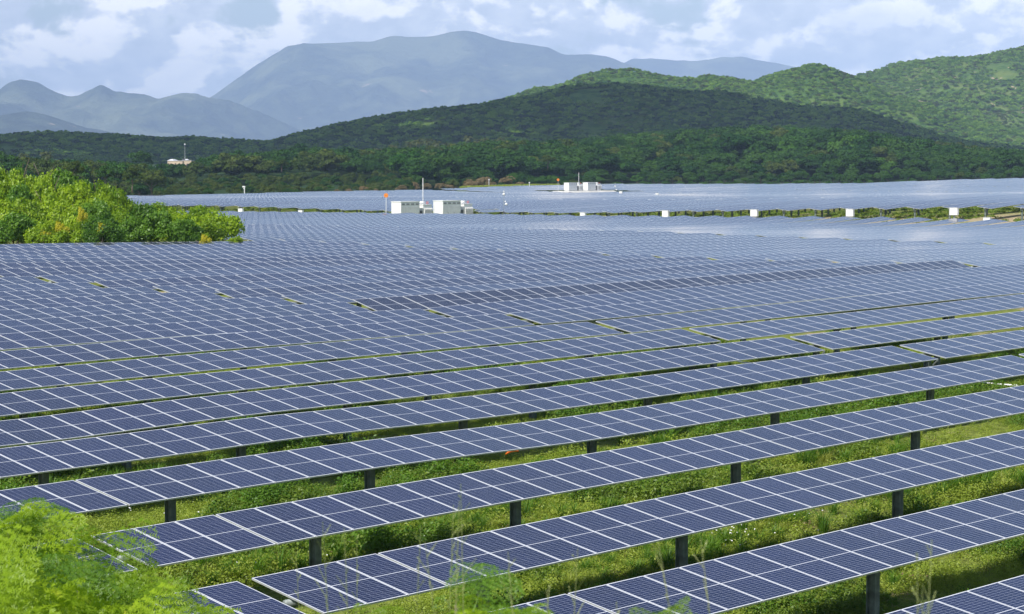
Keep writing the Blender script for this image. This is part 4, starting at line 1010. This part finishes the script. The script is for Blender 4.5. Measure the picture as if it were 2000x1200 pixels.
def flowers():
    R = np.random.default_rng(77); P = []
    for px_, py_, n, sp in [(1440, 1040, 26, .5), (1430, 1060, 14, .4), (1515, 858, 2, .05), (250, 1000, 12, 1.2), (620, 1090, 10, 1.0), (1560, 1000, 8, .8), (900, 1070, 8, 1.0), (560, 1000, 8, .8)]:
        b = hit_ground(px_, py_, .35)
        for i in range(n): P.append([b[0]+R.normal()*sp, b[1]+R.normal()*sp*1.4, b[2]+R.uniform(-.02, .12)])
    P = np.array(P); n = len(P); nn = unit(R.normal(size=(n, 3))*.4+np.array([0, -.5, .8]))
    link('small_flowers', quads_of(leafs(P, nn, .045, .045, R), M_WHITE, 'small_flowers'), label='tiny white flowers dotted through the weeds', cat='flowers', kind='stuff')
flowers()
# yellow grass verge at the far edge
def verge():
    R = np.random.default_rng(12); n = 2600; px_ = R.uniform(900, 1090, n); Yv = R.uniform(0, 1, n); s = (px_-1000)/F_PX; Y = far_y(s)-2+Yv*14; X = s*Y; Z = ground_z(X, Y)
    instancer('verge_grass', np.stack([X, Y, Z+.5], 1), R.uniform(0, 6, n), R.uniform(2.2, 3.6, n), R.integers(0, 2, n), [tuft(50, F_GRASS, .3, .55, 30, .02), herb(51, F_HERB, .35, .4, 60, .14)], label='yellow green grass verge at the far edge of the field', cat='grass')
verge()
def terrace_weeds():
    R = np.random.default_rng(13); n = 6500; a = R.uniform(227, 262, n); px_ = R.uniform(300, 2100, n); s = (px_-1000)/F_PX; Y = a/(s*cP+sP); X = s*Y
    k = fbm(X/5, Y/5, 3, 19) > .47; X, Y = X[k], Y[k]; n = len(X)
    instancer('terrace_weeds', np.stack([X, Y, ground_z(X, Y)], 1), R.uniform(0, 6, n), R.uniform(.5, 1.2, n), R.integers(0, 3, n), [herb(61, F_HERBD, .5, .3, 60, .16), herb(62, F_HERBD, .45, .4, 60, .16), tuft(63, F_GRASS, .4, .35, 40, .02)], label='patchy weeds on the raised ground under the block beyond the service road', cat='weeds')
terrace_weeds()
# ---------------------------------------------------------------- haze
def haze():
    m, g, out = mat('haze_air'); v = N(g.nt, 'ShaderNodeVolumePrincipled')
    setin(v, 'Color', (.49, .67, 1.0, 1)); setin(v, 'Density', HAZE_D); setin(v, 'Anisotropy', -0.35)
    g.lk(v.outputs[0], out.inputs['Volume'])
    b = MB(); z0, z1 = -16, 1060; b.box((0, 11500, (z0+z1)/2), (46000, 24400, z1-z0))
    o = link('haze', b.build('haze', m), kind='stuff'); return o
HAZE_D = 0.000076
haze()
